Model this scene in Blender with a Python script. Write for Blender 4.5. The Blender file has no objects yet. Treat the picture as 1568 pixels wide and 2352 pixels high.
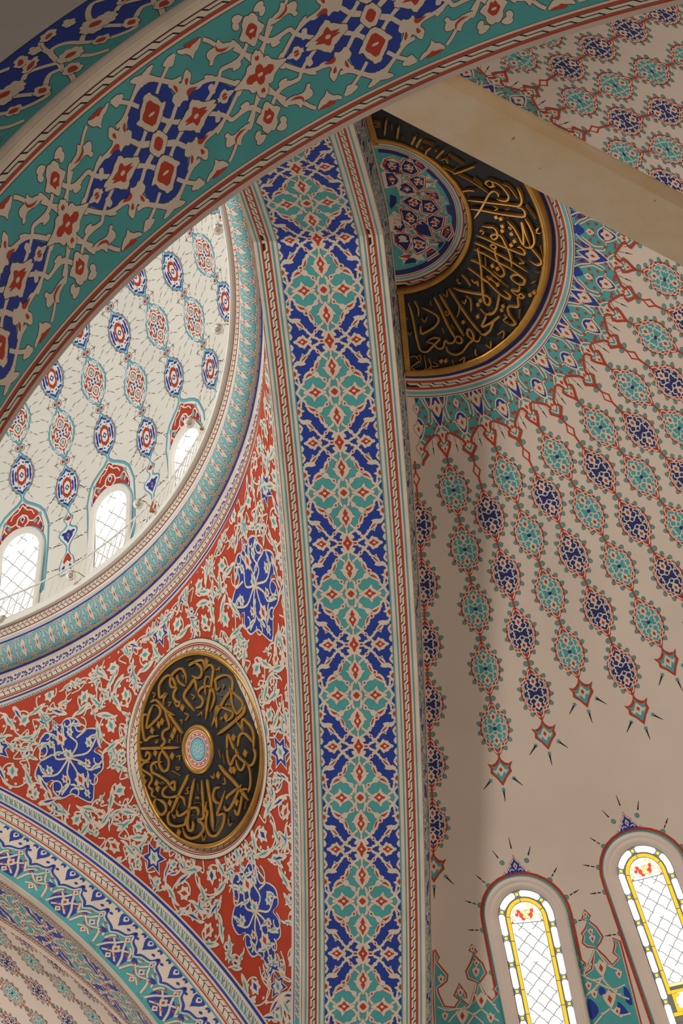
import bpy, math, random
import numpy as np
from mathutils.geometry import tessellate_polygon
from mathutils import Vector, Matrix
rad = math.radians
random.seed(5)
SC = bpy.context.scene
COL = SC.collection
# ---------------------------------------------------------------- scale and measurements (model units, 1 unit = 2 m)
U = 2.0
CAMZ = -3.7076
Z0 = 1.65 - CAMZ * U            # springing level of the great arches above the floor (m)
SPAN, EC = 6.0, 2.0289          # half span and centre offset of the pointed great arches
RA = SPAN + EC                  # radius of their arcs
WA = 0.8848                     # depth of the great arch soffit
DS = 0.7292                     # length of one ornament repeat along the arch
GA = 0.3286                     # set-back of the semi-dome behind the arch
BAY = 4.741                     # half width of the square bay
XC = -WA - BAY                  # axis of the main dome
RL_IN, TL = 7.3944, 0.9037      # far arch: soffit radius, depth
XN, ZN, RN, YN1, YN0, RNF = 2.9125, -0.0137, 2.6031, -4.49, -5.137, 2.8998   # near gallery arch
DRR, DZ = 4.882, 8.0363         # main dome sphere
def W3(p):
    return np.asarray(p, float) * U + np.array([0, 0, Z0])
# ---------------------------------------------------------------- camera
cam_d = bpy.data.cameras.new('camera'); cam = bpy.data.objects.new('camera', cam_d); COL.objects.link(cam)
yaw, pit, rol, FPX = rad(15.7757), rad(46.6864), rad(9.7557), 4849.73
fw = Vector((-math.sin(yaw)*math.cos(pit), math.cos(yaw)*math.cos(pit), math.sin(pit)))
rt = Vector((math.cos(yaw), math.sin(yaw), 0)); up = rt.cross(fw)
rt2 = rt*math.cos(rol) + up*math.sin(rol); up2 = up*math.cos(rol) - rt*math.sin(rol)
m = Matrix((rt2, up2, -fw)).transposed().to_4x4()
m.translation = Vector(W3((2.2847, -7.9386, CAMZ)))
cam.matrix_world = m
cam_d.sensor_fit = 'VERTICAL'; cam_d.sensor_height = 24.0; cam_d.lens = FPX / 2352 * 24.0
cam_d.clip_start = 0.05; cam_d.clip_end = 400
SC.camera = cam
# ---------------------------------------------------------------- light
SC.view_settings.view_transform = 'Standard'; SC.view_settings.look = 'None'
SC.view_settings.exposure = -0.12; SC.view_settings.gamma = 1.0
world = bpy.data.worlds.new('daylight'); SC.world = world; world.use_nodes = True
wn = world.node_tree; wn.nodes.clear()
wo = wn.nodes.new('ShaderNodeOutputWorld'); wb = wn.nodes.new('ShaderNodeBackground')
wb.inputs['Color'].default_value = (1.0, 0.87, 0.75, 1); wb.inputs['Strength'].default_value = 0.17
wn.links.new(wb.outputs[0], wo.inputs[0])
def area(name, loc, target, size, power, color):
    d = bpy.data.lights.new(name, 'AREA'); d.energy = power; d.color = color; d.shape = 'DISK'; d.size = size
    o = bpy.data.objects.new(name, d); COL.objects.link(o)
    o.location = Vector(W3(loc)); v = Vector(W3(target)) - o.location
    o.rotation_euler = v.to_track_quat('-Z', 'Y').to_euler(); return o
area('dome_daylight', (XC-2.6, -1.0, 8.6), (XC+3.5, 2.2, 9.6), 4.0, 370, (1.0, 0.98, 0.95))
area('bay_daylight', (XC+.3, -3.0, 6.6), (XC+4.9, 3.0, 6.2), 2.8, 1500, (1.0, 0.96, 0.90))
area('semidome_daylight', (3.6, 3.2, 1.0), (1.4, 2.2, 6.5), 2.5, 210, (1.0, 0.90, 0.78))
area('near_vault_fill', (4.8, 1.2, -1.0), (2.4, -3.8, 4.6), 2.5, 330, (1.0, 0.91, 0.80))  # fill lamp added to brighten the near side of the vault and the beam
area('aisle_fill', (5.6, -8.2, -2.2), (1.6, -4.6, 2.2), 2.0, 300, (1.0, 0.88, 0.76))  # unseen lamp added behind the camera side to lift the near arch soffit
area('far_vault_fill', (XC-1.5, BAY+2.8, 1.5), (XC+1.5, BAY+2.5, 7.5), 2.5, 800, (1.0, 0.92, 0.84))  # added lamp, out of view, brightening the far half dome
# ---------------------------------------------------------------- materials
MATS = {}
def nodes(name):
    m = bpy.data.materials.new(name); m.use_nodes = True
    nt = m.node_tree; b = nt.nodes['Principled BSDF']; return m, nt, b
def paint(key, name, col, rough=0.62, var=0.10, scale=3.0, metal=0.0, spec=0.3):
    """hand-painted plaster: base colour with a faint procedural unevenness"""
    m, nt, b = nodes(name)
    tc = nt.nodes.new('ShaderNodeTexCoord'); no = nt.nodes.new('ShaderNodeTexNoise')
    no.inputs['Scale'].default_value = scale; no.inputs['Detail'].default_value = 6
    rp = nt.nodes.new('ShaderNodeValToRGB'); c = np.array(col)
    rp.color_ramp.elements[0].color = (*np.clip(c*(1-var), 0, 1), 1); rp.color_ramp.elements[0].position = 0.3
    rp.color_ramp.elements[1].color = (*np.clip(c*(1+var*0.6), 0, 1), 1); rp.color_ramp.elements[1].position = 0.7
    nt.links.new(tc.outputs['Object'], no.inputs['Vector']); nt.links.new(no.outputs['Fac'], rp.inputs['Fac'])
    nt.links.new(rp.outputs['Color'], b.inputs['Base Color'])
    b.inputs['Roughness'].default_value = rough; b.inputs['Metallic'].default_value = metal
    b.inputs['Specular IOR Level'].default_value = spec
    MATS[key] = m; return m
paint('c', 'cream_paint', (0.68, 0.56, 0.45))
paint('r', 'brick_red_paint', (0.45, 0.045, 0.018))
paint('t', 'turquoise_paint', (0.075, 0.34, 0.345))
paint('b', 'cobalt_blue_paint', (0.018, 0.045, 0.30))
paint('k', 'black_line_paint', (0.018, 0.016, 0.014))
paint('o', 'dark_outline_paint', (0.09, 0.065, 0.05))
paint('n', 'navy_paint', (0.02, 0.03, 0.14))
paint('w', 'white_dome_plaster', (0.78, 0.755, 0.68), var=0.04, scale=1.2)
paint('d', 'pale_turquoise_paint', (0.15, 0.42, 0.47))
paint('p', 'rose_cream_plaster', (0.68, 0.555, 0.47), var=0.05, scale=1.0)
paint('m', 'moulding_white_paint', (0.82, 0.79, 0.72), rough=0.45, var=0.03)
paint('g', 'gilded_wood', (0.50, 0.25, 0.05), rough=0.38, metal=0.45, var=0.18, scale=6)
paint('s', 'black_board', (0.018, 0.019, 0.022), rough=0.55, var=0.3)
paint('f', 'grey_plaster', (0.52, 0.47, 0.43), var=0.05)
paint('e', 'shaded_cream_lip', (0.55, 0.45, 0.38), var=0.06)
paint('q', 'rose_white_moulding', (0.74, 0.62, 0.54), rough=0.5, var=0.04)
paint('y', 'glare_lit_came', (0.52, 0.52, 0.48), var=.05)  # lead came lightened: the window glare is put into its colour
paint('h', 'soft_teal_dot', (0.12, 0.30, 0.27))
# ---------------------------------------------------------------- surfaces: (u,v) -> point in model units
class Surf:
    def __init__(s, f, inward):
        s.f = f; s.inward = inward
    def at(s, uv, h=0.0):
        uv = np.asarray(uv, float).reshape(-1, 2); e = 1e-4
        P = s.f(uv); A = s.f(uv + [e, 0]) - s.f(uv - [e, 0]); B = s.f(uv + [0, e]) - s.f(uv - [0, e])
        N = np.cross(A, B); L = np.linalg.norm(N, axis=1); L[L < 1e-14] = 1e-14; N = N / L[:, None]
        D = s.inward(P) if callable(s.inward) else np.asarray(s.inward, float) - P
        sg = np.sign((N*D).sum(1)); sg[sg == 0] = 1
        h = np.broadcast_to(np.asarray(h, float), (len(uv),))
        return P + N*(sg*h)[:, None]
def arc_yz(s, R, e):
    """pointed profile: arc length s from the crown -> (offset, height)"""
    t0 = math.asin(e/R); th = t0 + np.abs(s)/R
    y = R*np.sin(th) - e; z = R*np.cos(th); o = th > math.pi/2
    y = np.where(o, R - e, y); z = np.where(o, -(th - math.pi/2)*R, z)
    return np.sign(s)*y, z
def f_right(uv):
    y, z = arc_yz(uv[:, 1], RA, EC); return np.stack([uv[:, 0] - WA, y, z], 1)
def f_return(uv):                      # u = radial set-back, v = arc length
    y, z = arc_yz(uv[:, 1], RA, EC); y2, z2 = arc_yz(uv[:, 1]*(RA+GA)/RA, RA+GA, EC)
    k = (uv[:, 0]/GA); return np.stack([0*y, y + (y2-y)*k, z + (z2-z)*k], 1)
def f_semi(uv):                        # u = azimuth (rad) from +y, v = arc length from the apex
    r, z = arc_yz(np.maximum(uv[:, 1], 1e-6), RA+GA, EC)
    return np.stack([r*np.sin(uv[:, 0]), r*np.cos(uv[:, 0]), z], 1)
def semi_r(s): return arc_yz(np.asarray([s], float), RA+GA, EC)[0][0]
KP, KS0 = rad(5.9568), rad(2.4484)
_ki = [-1, 0, 9, 10, 11, 13, 16, 21, 27]; _kv = [-1, 0, 9.0, 10.05, 11.2, 13.57, 17.45, 23.74, 30.9]
def warp_k(k): return np.interp(k, _ki, _kv)
def f_chain(uv):                       # u = chain index, v = nominal arc length: the painter's layout on the semi-dome
    k = uv[:, 0]; s = uv[:, 1]
    f = np.interp(k, [-1, 7, 17, 30], [0, 0, 1, 1])
    s2 = 1.92 + (s - 2.09)*0.77
    s = s*(1-f) + s2*f
    return f_semi(np.stack([warp_k(k)*KP + KS0, s], 1))
def f_near(uv):                        # u = depth from the middle, v = arc length from the left springing
    t = math.pi - uv[:, 1]/RN; ym = (YN0+YN1)/2
    return np.stack([XN + RN*np.cos(t), ym + uv[:, 0], ZN + RN*np.sin(t)], 1)
def f_nface(uv):                       # u = angle from the left springing, v = radius
    return np.stack([XN - uv[:, 1]*np.cos(uv[:, 0]), YN0 + 0*uv[:, 0], ZN + uv[:, 1]*np.sin(uv[:, 0])], 1)
def f_lface(uv):                       # far arch face: u = angle, v = radius
    return np.stack([XC - EC + uv[:, 1]*np.cos(uv[:, 0]), BAY + 0*uv[:, 0], uv[:, 1]*np.sin(uv[:, 0])], 1)
def f_lsof(uv):                        # far arch soffit: u = angle, v = depth
    return np.stack([XC - EC + RL_IN*np.cos(uv[:, 0]), BAY + uv[:, 1], RL_IN*np.sin(uv[:, 0])], 1)
RSL = RL_IN + 0.12
def f_lsemi(uv):
    t = math.asin(EC/RSL) + uv[:, 1]/RSL; r = RSL*np.sin(t) - EC
    return np.stack([XC + r*np.cos(uv[:, 0]), BAY + TL + r*np.sin(uv[:, 0]), RSL*np.cos(t)], 1)
def rho(z):
    y = np.sqrt(np.maximum(RA*RA - z*z, 0)) - EC; return np.sqrt(BAY*BAY + y*y)
def f_pend(uv):                        # pendentive: u = azimuth about the dome axis, v = height
    r = rho(uv[:, 1]); return np.stack([XC + r*np.cos(uv[:, 0]), r*np.sin(uv[:, 0]), uv[:, 1]], 1)
def f_dome(uv):                        # main dome: u = azimuth, v = elevation
    r = DRR*np.cos(uv[:, 1]); return np.stack([XC + r*np.cos(uv[:, 0]), r*np.sin(uv[:, 0]), DZ + DRR*np.sin(uv[:, 1])], 1)
S_RIGHT = Surf(f_right, (-WA/2, 0, 0)); S_RET = Surf(f_return, lambda P: np.tile([1., 0, 0], (len(P), 1)))
S_SEMI = Surf(f_semi, (0.5, 0, 0)); S_CHAIN = Surf(f_chain, (0.5, 0, 0))
S_NEAR = Surf(f_near, (XN, (YN0+YN1)/2, -1)); S_NFACE = Surf(f_nface, lambda P: np.tile([0, -1., 0], (len(P), 1)))
S_LFACE = Surf(f_lface, lambda P: np.tile([0, -1., 0], (len(P), 1))); S_LSOF = Surf(f_lsof, (XC, BAY, 0)); S_LSEMI = Surf(f_lsemi, (XC, BAY, 0))
S_PEND = Surf(f_pend, (XC, 0, 3)); S_DOME = Surf(f_dome, (XC, 0, 7))
# ---------------------------------------------------------------- painted ornament: flat 2D shapes laid on a surface in thin layers
def A2(pts): return np.asarray(pts, float).reshape(-1, 2)
def smooth(pts, n=5, closed=False):
    p = A2(pts)
    if len(p) < 3 and not closed: return p
    q = np.vstack([p[-1:], p, p[:2]]) if closed else np.vstack([2*p[0]-p[1], p, 2*p[-1]-p[-2]])
    out = []; t = np.linspace(0, 1, n, endpoint=False)[:, None]
    for i in range(1, len(q)-2):
        a, b, c, d = q[i-1], q[i], q[i+1], q[i+2]
        out.append(0.5*((2*b) + (c-a)*t + (2*a-5*b+4*c-d)*t*t + (3*b-a-3*c+d)*t**3))
    if not closed: out.append(q[-2:-1])
    return np.vstack(out)
def tess(p):
    tr = tessellate_polygon([[Vector((x, y, 0)) for x, y in p]])
    return np.array(tr, int).reshape(-1, 3)
def offset(p, d):
    a = np.roll(p, 1, 0); b = np.roll(p, -1, 0); t = b - a; L = np.linalg.norm(t, axis=1); L[L == 0] = 1
    nrm = np.stack([t[:, 1], -t[:, 0]], 1)/L[:, None]
    ar = 0.5*np.sum(p[:, 0]*b[:, 1] - b[:, 0]*p[:, 1])
    return p + nrm*d*(1 if ar > 0 else -1)
def ribbon_arr(pts, w0, w1=None):
    p = A2(pts); w1 = w0 if w1 is None else w1
    t = np.gradient(p, axis=0); L = np.linalg.norm(t, axis=1); L[L == 0] = 1
    nrm = np.stack([-t[:, 1], t[:, 0]], 1)/L[:, None]; w = np.linspace(w0, w1, len(p))[:, None]/2
    V = np.vstack([p + nrm*w, p - nrm*w]); n = len(p); i = np.arange(n-1)
    T = np.vstack([np.stack([i, i+1, n+i+1], 1), np.stack([i, n+i+1, n+i], 1)]); return V, T
def slim(p, w, ky=.93):
    """narrow an upright symmetrical outline by w on both sides (points run clockwise from the top tip)"""
    p = A2(p); R = [(x-w, y*ky) for x, y in p if x > w + 1e-6]; L_ = [(x+w, y*ky) for x, y in p if x < -w - 1e-6]
    out = [(0, p[:, 1].max()*ky)] + R; lo = p[p[:, 1].argmin()]
    if abs(lo[0]) <= w: out.append((0, lo[1]*ky))
    return A2(out + L_)
def frill(p, amp, wl):
    """scalloped edge: an even outline pushed out in small lobes"""
    p = A2(p); q = np.vstack([p, p[:1]]); L_ = np.concatenate([[0], np.cumsum(np.linalg.norm(np.diff(q, axis=0), axis=1))]); n = max(3, int(round(L_[-1]/wl)))
    s = np.linspace(0, L_[-1], n*5, endpoint=False); r = np.stack([np.interp(s, L_, q[:, 0]), np.interp(s, L_, q[:, 1])], 1)
    d = amp*np.abs(np.sin(np.pi*s*n/L_[-1])); a = np.roll(r, 1, 0); b = np.roll(r, -1, 0); t = b - a; m = np.linalg.norm(t, axis=1); m[m == 0] = 1
    ar = np.sum(q[:-1, 0]*q[1:, 1] - q[1:, 0]*q[:-1, 1])
    return r + np.stack([t[:, 1], -t[:, 0]], 1)/m[:, None]*d[:, None]*(1 if ar > 0 else -1)
class Tile:
    """a list of coloured 2D shapes: (vertices, triangles, colour, layer)"""
    def __init__(s): s.a = []
    def poly(s, pts, col, lay=1, ol=0, olc='o', sm=0):
        p = A2(pts); p = smooth(p, sm, True) if sm else p
        if ol: q = offset(p, ol); s.a.append((q, tess(q), olc, lay-0.62))
        s.a.append((p, tess(p), col, lay)); return s
    def rib(s, pts, w, col='c', lay=1, ol=0, olc='o', w1=None, sm=4):
        p = smooth(pts, sm) if sm else A2(pts)
        if ol:
            V, T = ribbon_arr(p, w+2*ol, None if w1 is None else w1+2*ol); s.a.append((V, T, olc, lay-0.62))
        V, T = ribbon_arr(p, w, w1); s.a.append((V, T, col, lay)); return s
    def oval(s, c, rx, ry, col, lay=2, ol=0, n=10, rot=0.0, olc='o'):
        t = np.linspace(0, 2*math.pi, n, endpoint=False); x = rx*np.cos(t); y = ry*np.sin(t)
        return s.poly(np.stack([c[0]+x*math.cos(rot)-y*math.sin(rot), c[1]+x*math.sin(rot)+y*math.cos(rot)], 1), col, lay, ol, olc)
    def add(s, o, fn=None, dl=0):
        for V, T, c, l in o.a: s.a.append((V if fn is None else fn(V), T, c, l+dl))
        return s
    def mirror4(s):
        t = Tile()
        for sx in (1, -1):
            for sy in (1, -1): t.add(s, lambda V, a=sx, b=sy: V*[a, b], (0, .11, .22, .33)[(sx < 0) + 2*(sy < 0)])
        return t
    def mirror2(s, ax=0):
        t = Tile(); t.add(s); f = np.array([-1, 1]) if ax == 0 else np.array([1, -1]); return t.add(s, lambda V: V*f, .13)
def parse(txt, sc=1.0, ol=0.0, osc=1.0, grow=0.0, fr=None, curl=0, rw=1.0):
    """shape strings: P<col><layer>:x,y,..  R<col><width>:..  O<col><rx>,<ry>:x,y"""
    t = Tile()
    for l in txt.replace('\n', ';').split(';'):
        if not l.strip(): continue
        h, c = l.strip().split(':'); v = A2([float(x) for x in c.split(',')])*sc
        if h[0] == 'P' and grow and h[1] == 'c' and v[:, 0].min() > 3*sc and v[:, 1].min() > 3*sc and v[:, 1].max() < 580*sc: v = offset(v, grow)
        if h[0] == 'P' and fr and h[1] == 'c':
            v = frill(smooth(v, 3, True), *fr); t.poly(v, 'c', float(h[2:]), ol); continue
        if h[0] == 'P': t.poly(v, h[1], {'t0': .3, 'b0': .4, 'r0': 3.0}.get(h[1:], float(h[2:])), ol if h[1] == 'c' else 0, sm=3 if h[1] == 'c' else 2)
        elif h[0] == 'R':
            t.rib(v, float(h[2:])*sc*rw, h[1], 1, ol)
            if curl:
                q = smooth(v, 6); g = np.gradient(q, axis=0); g /= np.maximum(np.linalg.norm(g, axis=1), 1e-9)[:, None]; L_ = np.concatenate([[0], np.cumsum(np.linalg.norm(np.diff(q, axis=0), axis=1))])
                k = 0
                for x in np.arange(curl*2.2, L_[-1] - curl*1.5, curl*5.5):
                    i = int(np.searchsorted(L_, x)); sd = 1 if k % 2 else -1; k += 1; c_ = q[i] + sd*np.array([-g[i, 1], g[i, 0]])*(float(h[2:])*sc*.5 + curl*.55)
                    t.oval(c_, curl, curl*.85, 'c', 1.35, ol, 9); t.oval(c_ + g[i]*curl*1.3, curl*.6, curl*.6, 'c', 1.3, ol, 7)
        else:
            a, b = h[2:].split(','); t.oval(v[0], float(a)*sc*osc, float(b)*sc*osc, h[1], 4)
    return t
class Deco:
    """collects a base surface and its painted ornament and builds ONE mesh"""
    def __init__(s, surf, lmax=0.12, h0=0.0012, dh=0.0004, jit=.12):
        s.jit = jit
        s.s = surf; s.lmax = lmax; s.h0 = h0; s.dh = dh; s.V = []; s.T = []; s.C = []; s.G = []; s.n = 0; s.cols = []
    def ci(s, c):
        if c not in s.cols: s.cols.append(c)
        return s.cols.index(c)
    def raw(s, P, T, col, sm=False):
        s.G.append(np.full(len(T), sm))
        s.V.append(P); s.T.append(np.asarray(T, int) + s.n); s.C.append(np.full(len(T), s.ci(col))); s.n += len(P)
    def grid(s, u0, u1, nu, v0, v1, nv, col, fn=None, surf=None, h=0.0):
        u, v = np.meshgrid(np.linspace(u0, u1, nu+1), np.linspace(v0, v1, nv+1), indexing='ij')
        uv = np.stack([u.ravel(), v.ravel()], 1); uv = uv if fn is None else fn(uv)
        i, j = np.meshgrid(np.arange(nu), np.arange(nv), indexing='ij'); a = (i*(nv+1)+j).ravel()
        T = np.vstack([np.stack([a, a+nv+1, a+nv+2], 1), np.stack([a, a+nv+2, a+1], 1)])
        s.raw((surf or s.s).at(uv, h), T, col, True)
    def strip(s, u0, u1, v0, v1, col, lay=0, nu=1, nv=1, fn=None, surf=None):
        s.grid(u0, u1, nu, v0, v1, nv, col, fn, surf, s.h0 + lay*s.dh)
    def stamp(s, tile, fn=None, surf=None, clip=None, dl=0, lmax=None):
        surf = surf or s.s; lmax = lmax or s.lmax; s.k = getattr(s, 'k', 0) + 1
        Vs, Ts, Hs, Cs, m = [], [], [], [], 0
        for i, (V, T, c, l) in enumerate(tile.a):       # every shape lies at its own minute height: no two are coplanar
            Vs.append(V); Ts.append(T + m); m += len(V); Cs.append(np.full(len(T), s.ci(c)))
            Hs.append(np.full(len(V), s.h0 + (l + dl + ((i*7 + s.k*3) % 23)/23*s.jit)*s.dh))
        uv = np.vstack(Vs); T = np.vstack(Ts); h = np.concatenate(Hs); C = np.concatenate(Cs)
        uv = uv if fn is None else fn(uv); P = surf.at(uv, h)
        for it in range(4):
            e = np.stack([np.linalg.norm(P[T[:, i]] - P[T[:, (i+1) % 3]], axis=1) for i in range(3)], 1)
            big = e.max(1) > lmax
            if not big.any(): break
            B = T[big]; m = len(uv); nb = len(B); cb = C[big]
            mid = np.vstack([(uv[B[:, i]] + uv[B[:, (i+1) % 3]])/2 for i in range(3)]); hm = np.concatenate([h[B[:, 0]]]*3)
            uv = np.vstack([uv, mid]); h = np.concatenate([h, hm]); P = np.vstack([P, surf.at(mid, hm)])
            a, b2, c2 = m+np.arange(nb), m+nb+np.arange(nb), m+2*nb+np.arange(nb)
            T = np.vstack([T[~big], np.stack([B[:, 0], a, c2], 1), np.stack([a, B[:, 1], b2], 1), np.stack([c2, b2, B[:, 2]], 1), np.stack([a, b2, c2], 1)])
            C = np.concatenate([C[~big], cb, cb, cb, cb])
        if clip is not None: k = clip(P[T].mean(1)); T = T[k]; C = C[k]
        if len(T):
            s.V.append(P); s.T.append(T + s.n); s.C.append(C); s.G.append(np.zeros(len(T), bool)); s.n += len(P)
    def build(s, name, parent=None, keep=None):
        P = np.vstack(s.V); T = np.vstack(s.T); C = np.concatenate(s.C); G = np.concatenate(s.G)
        if keep is not None: k = keep(P[T].mean(1)); T = T[k]; C = C[k]; G = G[k]
        return mesh_from(name, W3(P), T, [MATS[c] for c in s.cols], C, parent, G)
def mesh_from(name, P, T, mats, C=None, parent=None, shade=False):
    me = bpy.data.meshes.new(name); P = np.asarray(P, np.float32); T = np.asarray(T, np.int32); k = T.shape[1]
    me.vertices.add(len(P)); me.vertices.foreach_set('co', P.ravel())
    me.loops.add(T.size); me.loops.foreach_set('vertex_index', T.ravel())
    me.polygons.add(len(T)); me.polygons.foreach_set('loop_start', np.arange(len(T), dtype=np.int32)*k)
    for mt in mats: me.materials.append(mt)
    if C is not None: me.polygons.foreach_set('material_index', np.asarray(C, np.int32))
    me.polygons.foreach_set('use_smooth', np.broadcast_to(np.asarray(shade, bool), (len(T),)).copy())
    me.update(calc_edges=True); me.validate()
    o = bpy.data.objects.new(name, me); COL.objects.link(o)
    if parent is not None: o.parent = parent
    return o
def tag(o, label=None, cat=None, group=None, kind=None):
    if label: o['label'] = label
    if cat: o['category'] = cat
    if group: o['group'] = group
    if kind: o['kind'] = kind
    return o
def empty(name, loc=(0, 0, 0)):
    o = bpy.data.objects.new(name, None); COL.objects.link(o); o.location = loc; return o
# repeating borders, all drawn in (a across 0..1, b along in periods)
def chain_tile(m=.05, g=.06, bev=0):
    """one interlocking link: m = side margin, g = half gap between links (in periods)"""
    t = Tile(); c, M = .06, 1-m
    t.poly([(m, .03+g), (m, 1.0-g), (.5+c, 1.24-g), (.5+c, 1.785-g), (M, 1.97-g), (M, 1.0+g), (.5-c, .76+g), (.5-c, .215+g)], 'c', 1); return t
def braid_tile(col='c'):
    t = Tile()
    t.poly([(.03, .06), (.30, .30), (.57, .56), (.57, 1.40), (.30, 1.16), (.03, .94)], col, 1)
    t.poly([(.97, .56), (.80, .72), (.63, .90), (.63, 1.72), (.80, 1.58), (.97, 1.44)], col, 1); return t
def rope_tile():
    t = Tile()
    t.poly([(.10, .15), (.45, .30), (.62, .62), (.35, .55)], 'r', 1); t.poly([(.90, .65), (.55, .80), (.42, 1.12), (.66, 1.05)], 'r', 1)
    t.rib([(0, 0), (.18, .10), (.5, .5), (.82, .9), (1, 1)], .15, 'c', 2, .02); t.rib([(.0, .62), (.2, .50), (.5, .72), (.8, 1.4), (1, 1.5)], .10, 'c', 1.4, .02)
    t.rib([(.05, 0), (.05, .5), (.05, 1)], .10, 'c', 2.2); t.rib([(.95, 0), (.95, .5), (.95, 1)], .10, 'c', 2.2); return t
def run(deco, tile, n, mapper, surf=None, clip=None, dl=0, lmax=None):
    """repeat a border tile n times; mapper turns (a, b) into surface coordinates"""
    T = Tile()
    for i in range(n): T.add(tile, lambda V, i=i: V + [0, i])
    deco.stamp(T, mapper, surf, clip, dl, lmax)
# ================================================================ great arch on the right (soffit + set-back to the semi-dome)
def stripes(deco, spec, total, flip, v0, v1, nv, mapper, surf=None):
    for a, b, c in spec:
        deco.strip(a, b, v0, v1, c, 0, 1, nv, mapper, surf)
R_TILE = """Pt0:0,95,50,120,100,165,137,195,172,270,227,325,277,390,327,450,370,500,442,588,0,588
Rc25:85,0,150,35,192,65,235,110,270,150
Rc25:105,160,160,100,192,65,240,25,275,3
Rc25:0,96,40,112,105,160,137,200
Rc23:105,160,60,205,22,245
Rc22:0,100,0,190
Rc25:137,195,158,232,182,300,227,325,250,350,285,395,330,430,350,480,387,520
Rc25:387,520,415,560,445,590
Rc25:387,520,445,462
Rc25:387,520,300,575
Rc25:30,430,67,505,120,560,150,578
Rc25:102,445,67,505,30,560
Rc22:180,390,140,420,102,445
Rc20:400,238,425,262,445,288
Rc20:387,520,400,440,420,400
Pc1:262,140,285,148,302,150,325,135,332,165,350,190,365,222,400,222,430,258,445,290,420,278,385,268,350,272,300,258,312,235,290,200,270,175
Pr2:278,160,302,172,330,200,347,222,320,212,296,190
Pt2:300,152,322,146,318,170
Pc1:148,225,182,222,200,258,207,288,237,310,217,332,185,332,168,300,145,262
Pr2:156,240,174,256,195,310,190,320,166,290
Pc1:222,390,258,345,290,352,325,382,338,418,342,452,310,442,290,430,268,420,238,402
Pr2:232,386,262,368,295,386,320,425,295,410,262,396
Pc1.2:160,372,195,345,222,370,215,402,188,418,160,405
Pc2:0,178,25,215,50,235,70,265,80,300,112,303,85,330,70,365,45,395,20,420,0,442
Pr3:0,206,20,250,44,288,20,322,0,336
Pr3:0,330,28,343,15,372,0,402
Oc14,20:0,290
Pc2:98,588,150,560,178,540,205,535,225,505,246,484,256,520,282,545,312,560,352,588
Pr3:158,588,186,570,206,545,226,532,242,560,268,572,292,588
Oc18,14:222,588
Pc2:0,522,32,535,57,560,68,588,0,588
Pr3:0,546,42,588,0,588
Pc1.5:0,0,0,112,32,96,62,82,74,60,50,52,60,32,72,14,88,0
Pc1.4:20,100,50,60,84,62,70,90,40,118
Pr3:0,0,0,88,18,56,24,38,56,0
Oc11,13:0,0
Oc32,26:88,0
Or20,12:88,0
Pc2:202,0,250,30,270,50,292,80,310,62,340,60,355,45,370,25,408,0
Pr3:248,0,280,20,302,42,330,20,366,0
Oc15,11:312,0
Oc22,22:145,115
Or10,13:145,115
Oc22,24:137,195
Or10,13:137,195
Oc30,26:228,326
Or15,15:228,326
Oc26,26:102,445
Or11,13:102,445
Oc20,20:62,505
Pc1.2:445,300,420,314,400,328,408,358,368,374,400,396,420,416,445,428
Pr2:445,332,414,370,445,402
Pc1.2:445,118,425,138,408,175,420,202,445,222
Pr2:445,150,432,172,445,195
Pc1.2:445,26,418,58,428,86,445,102"""
d = Deco(S_RIGHT, 0.05)
V0, V1 = -4.3, 6.9
d.grid(0, WA, 6, V0, 0, 60, 'c'); d.grid(0, WA, 6, 0, V1, 100, 'c')
RS = [(.0246, .0365, 't'), (.0526, .065, 'r'), (.0665, .1083, 'k'), (.1095, .1214, 'r'), (.138, .151, 't'), (.177, .187, 't'), (.187, .807, 'b'),
      (.807, .817, 't'), (.8456, .856, 't'), (.872, .884, 'r'), (.8855, .9235, 'k'), (.9245, .940, 'r'), (.9565, .968, 't')]
for a, b, c in RS:
    d.strip(a*WA, b*WA, V0, 0, c, 0, 1, 60); d.strip(a*WA, b*WA, 0, V1, c, 0, 1, 100)
pc = DS/10.5
for a, b, fl in ((.0665, .1083, 1), (.8855, .9235, 1)):
    run(d, chain_tile(), 100, lambda V, a=a, b=b: np.stack([(a+(b-a)*(1-V[:, 0]))*WA, V[:, 1]*pc], 1))
    run(d, chain_tile(), 62, lambda V, a=a, b=b: np.stack([(a+(b-a)*(1-V[:, 0]))*WA, -V[:, 1]*pc], 1))
for a, b in ((.0665, .1083), (.8855, .9235)): d.strip((a+.003)*WA, (b-.003)*WA, -.014, 0, 'c', 2, 1, 1); d.strip((a+.003)*WA, (b-.003)*WA, 0, .014, 'c', 2, 1, 1)
full = parse(R_TILE, DS/1176, 0.0018, 1.12, 0, (5*DS/1176, 30*DS/1176), 7*DS/1176).mirror4()
xm = 0.497*WA
hw = 0.310*WA
full2 = Tile()
for V, T, c, l in full.a: full2.a.append((np.stack([np.clip(V[:, 0]*0.985, -hw, hw), V[:, 1]], 1), T, c, l))
for k in range(-5, 10):
    d.stamp(full2, lambda V, k=k: np.stack([V[:, 0] + xm, V[:, 1] + k*DS], 1))
ga_ = d
o = d.build('great_arch_wall')
tag(o, 'tall painted arch band in blue and turquoise diamonds rising up the middle', 'arch', None, 'structure')
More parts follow.
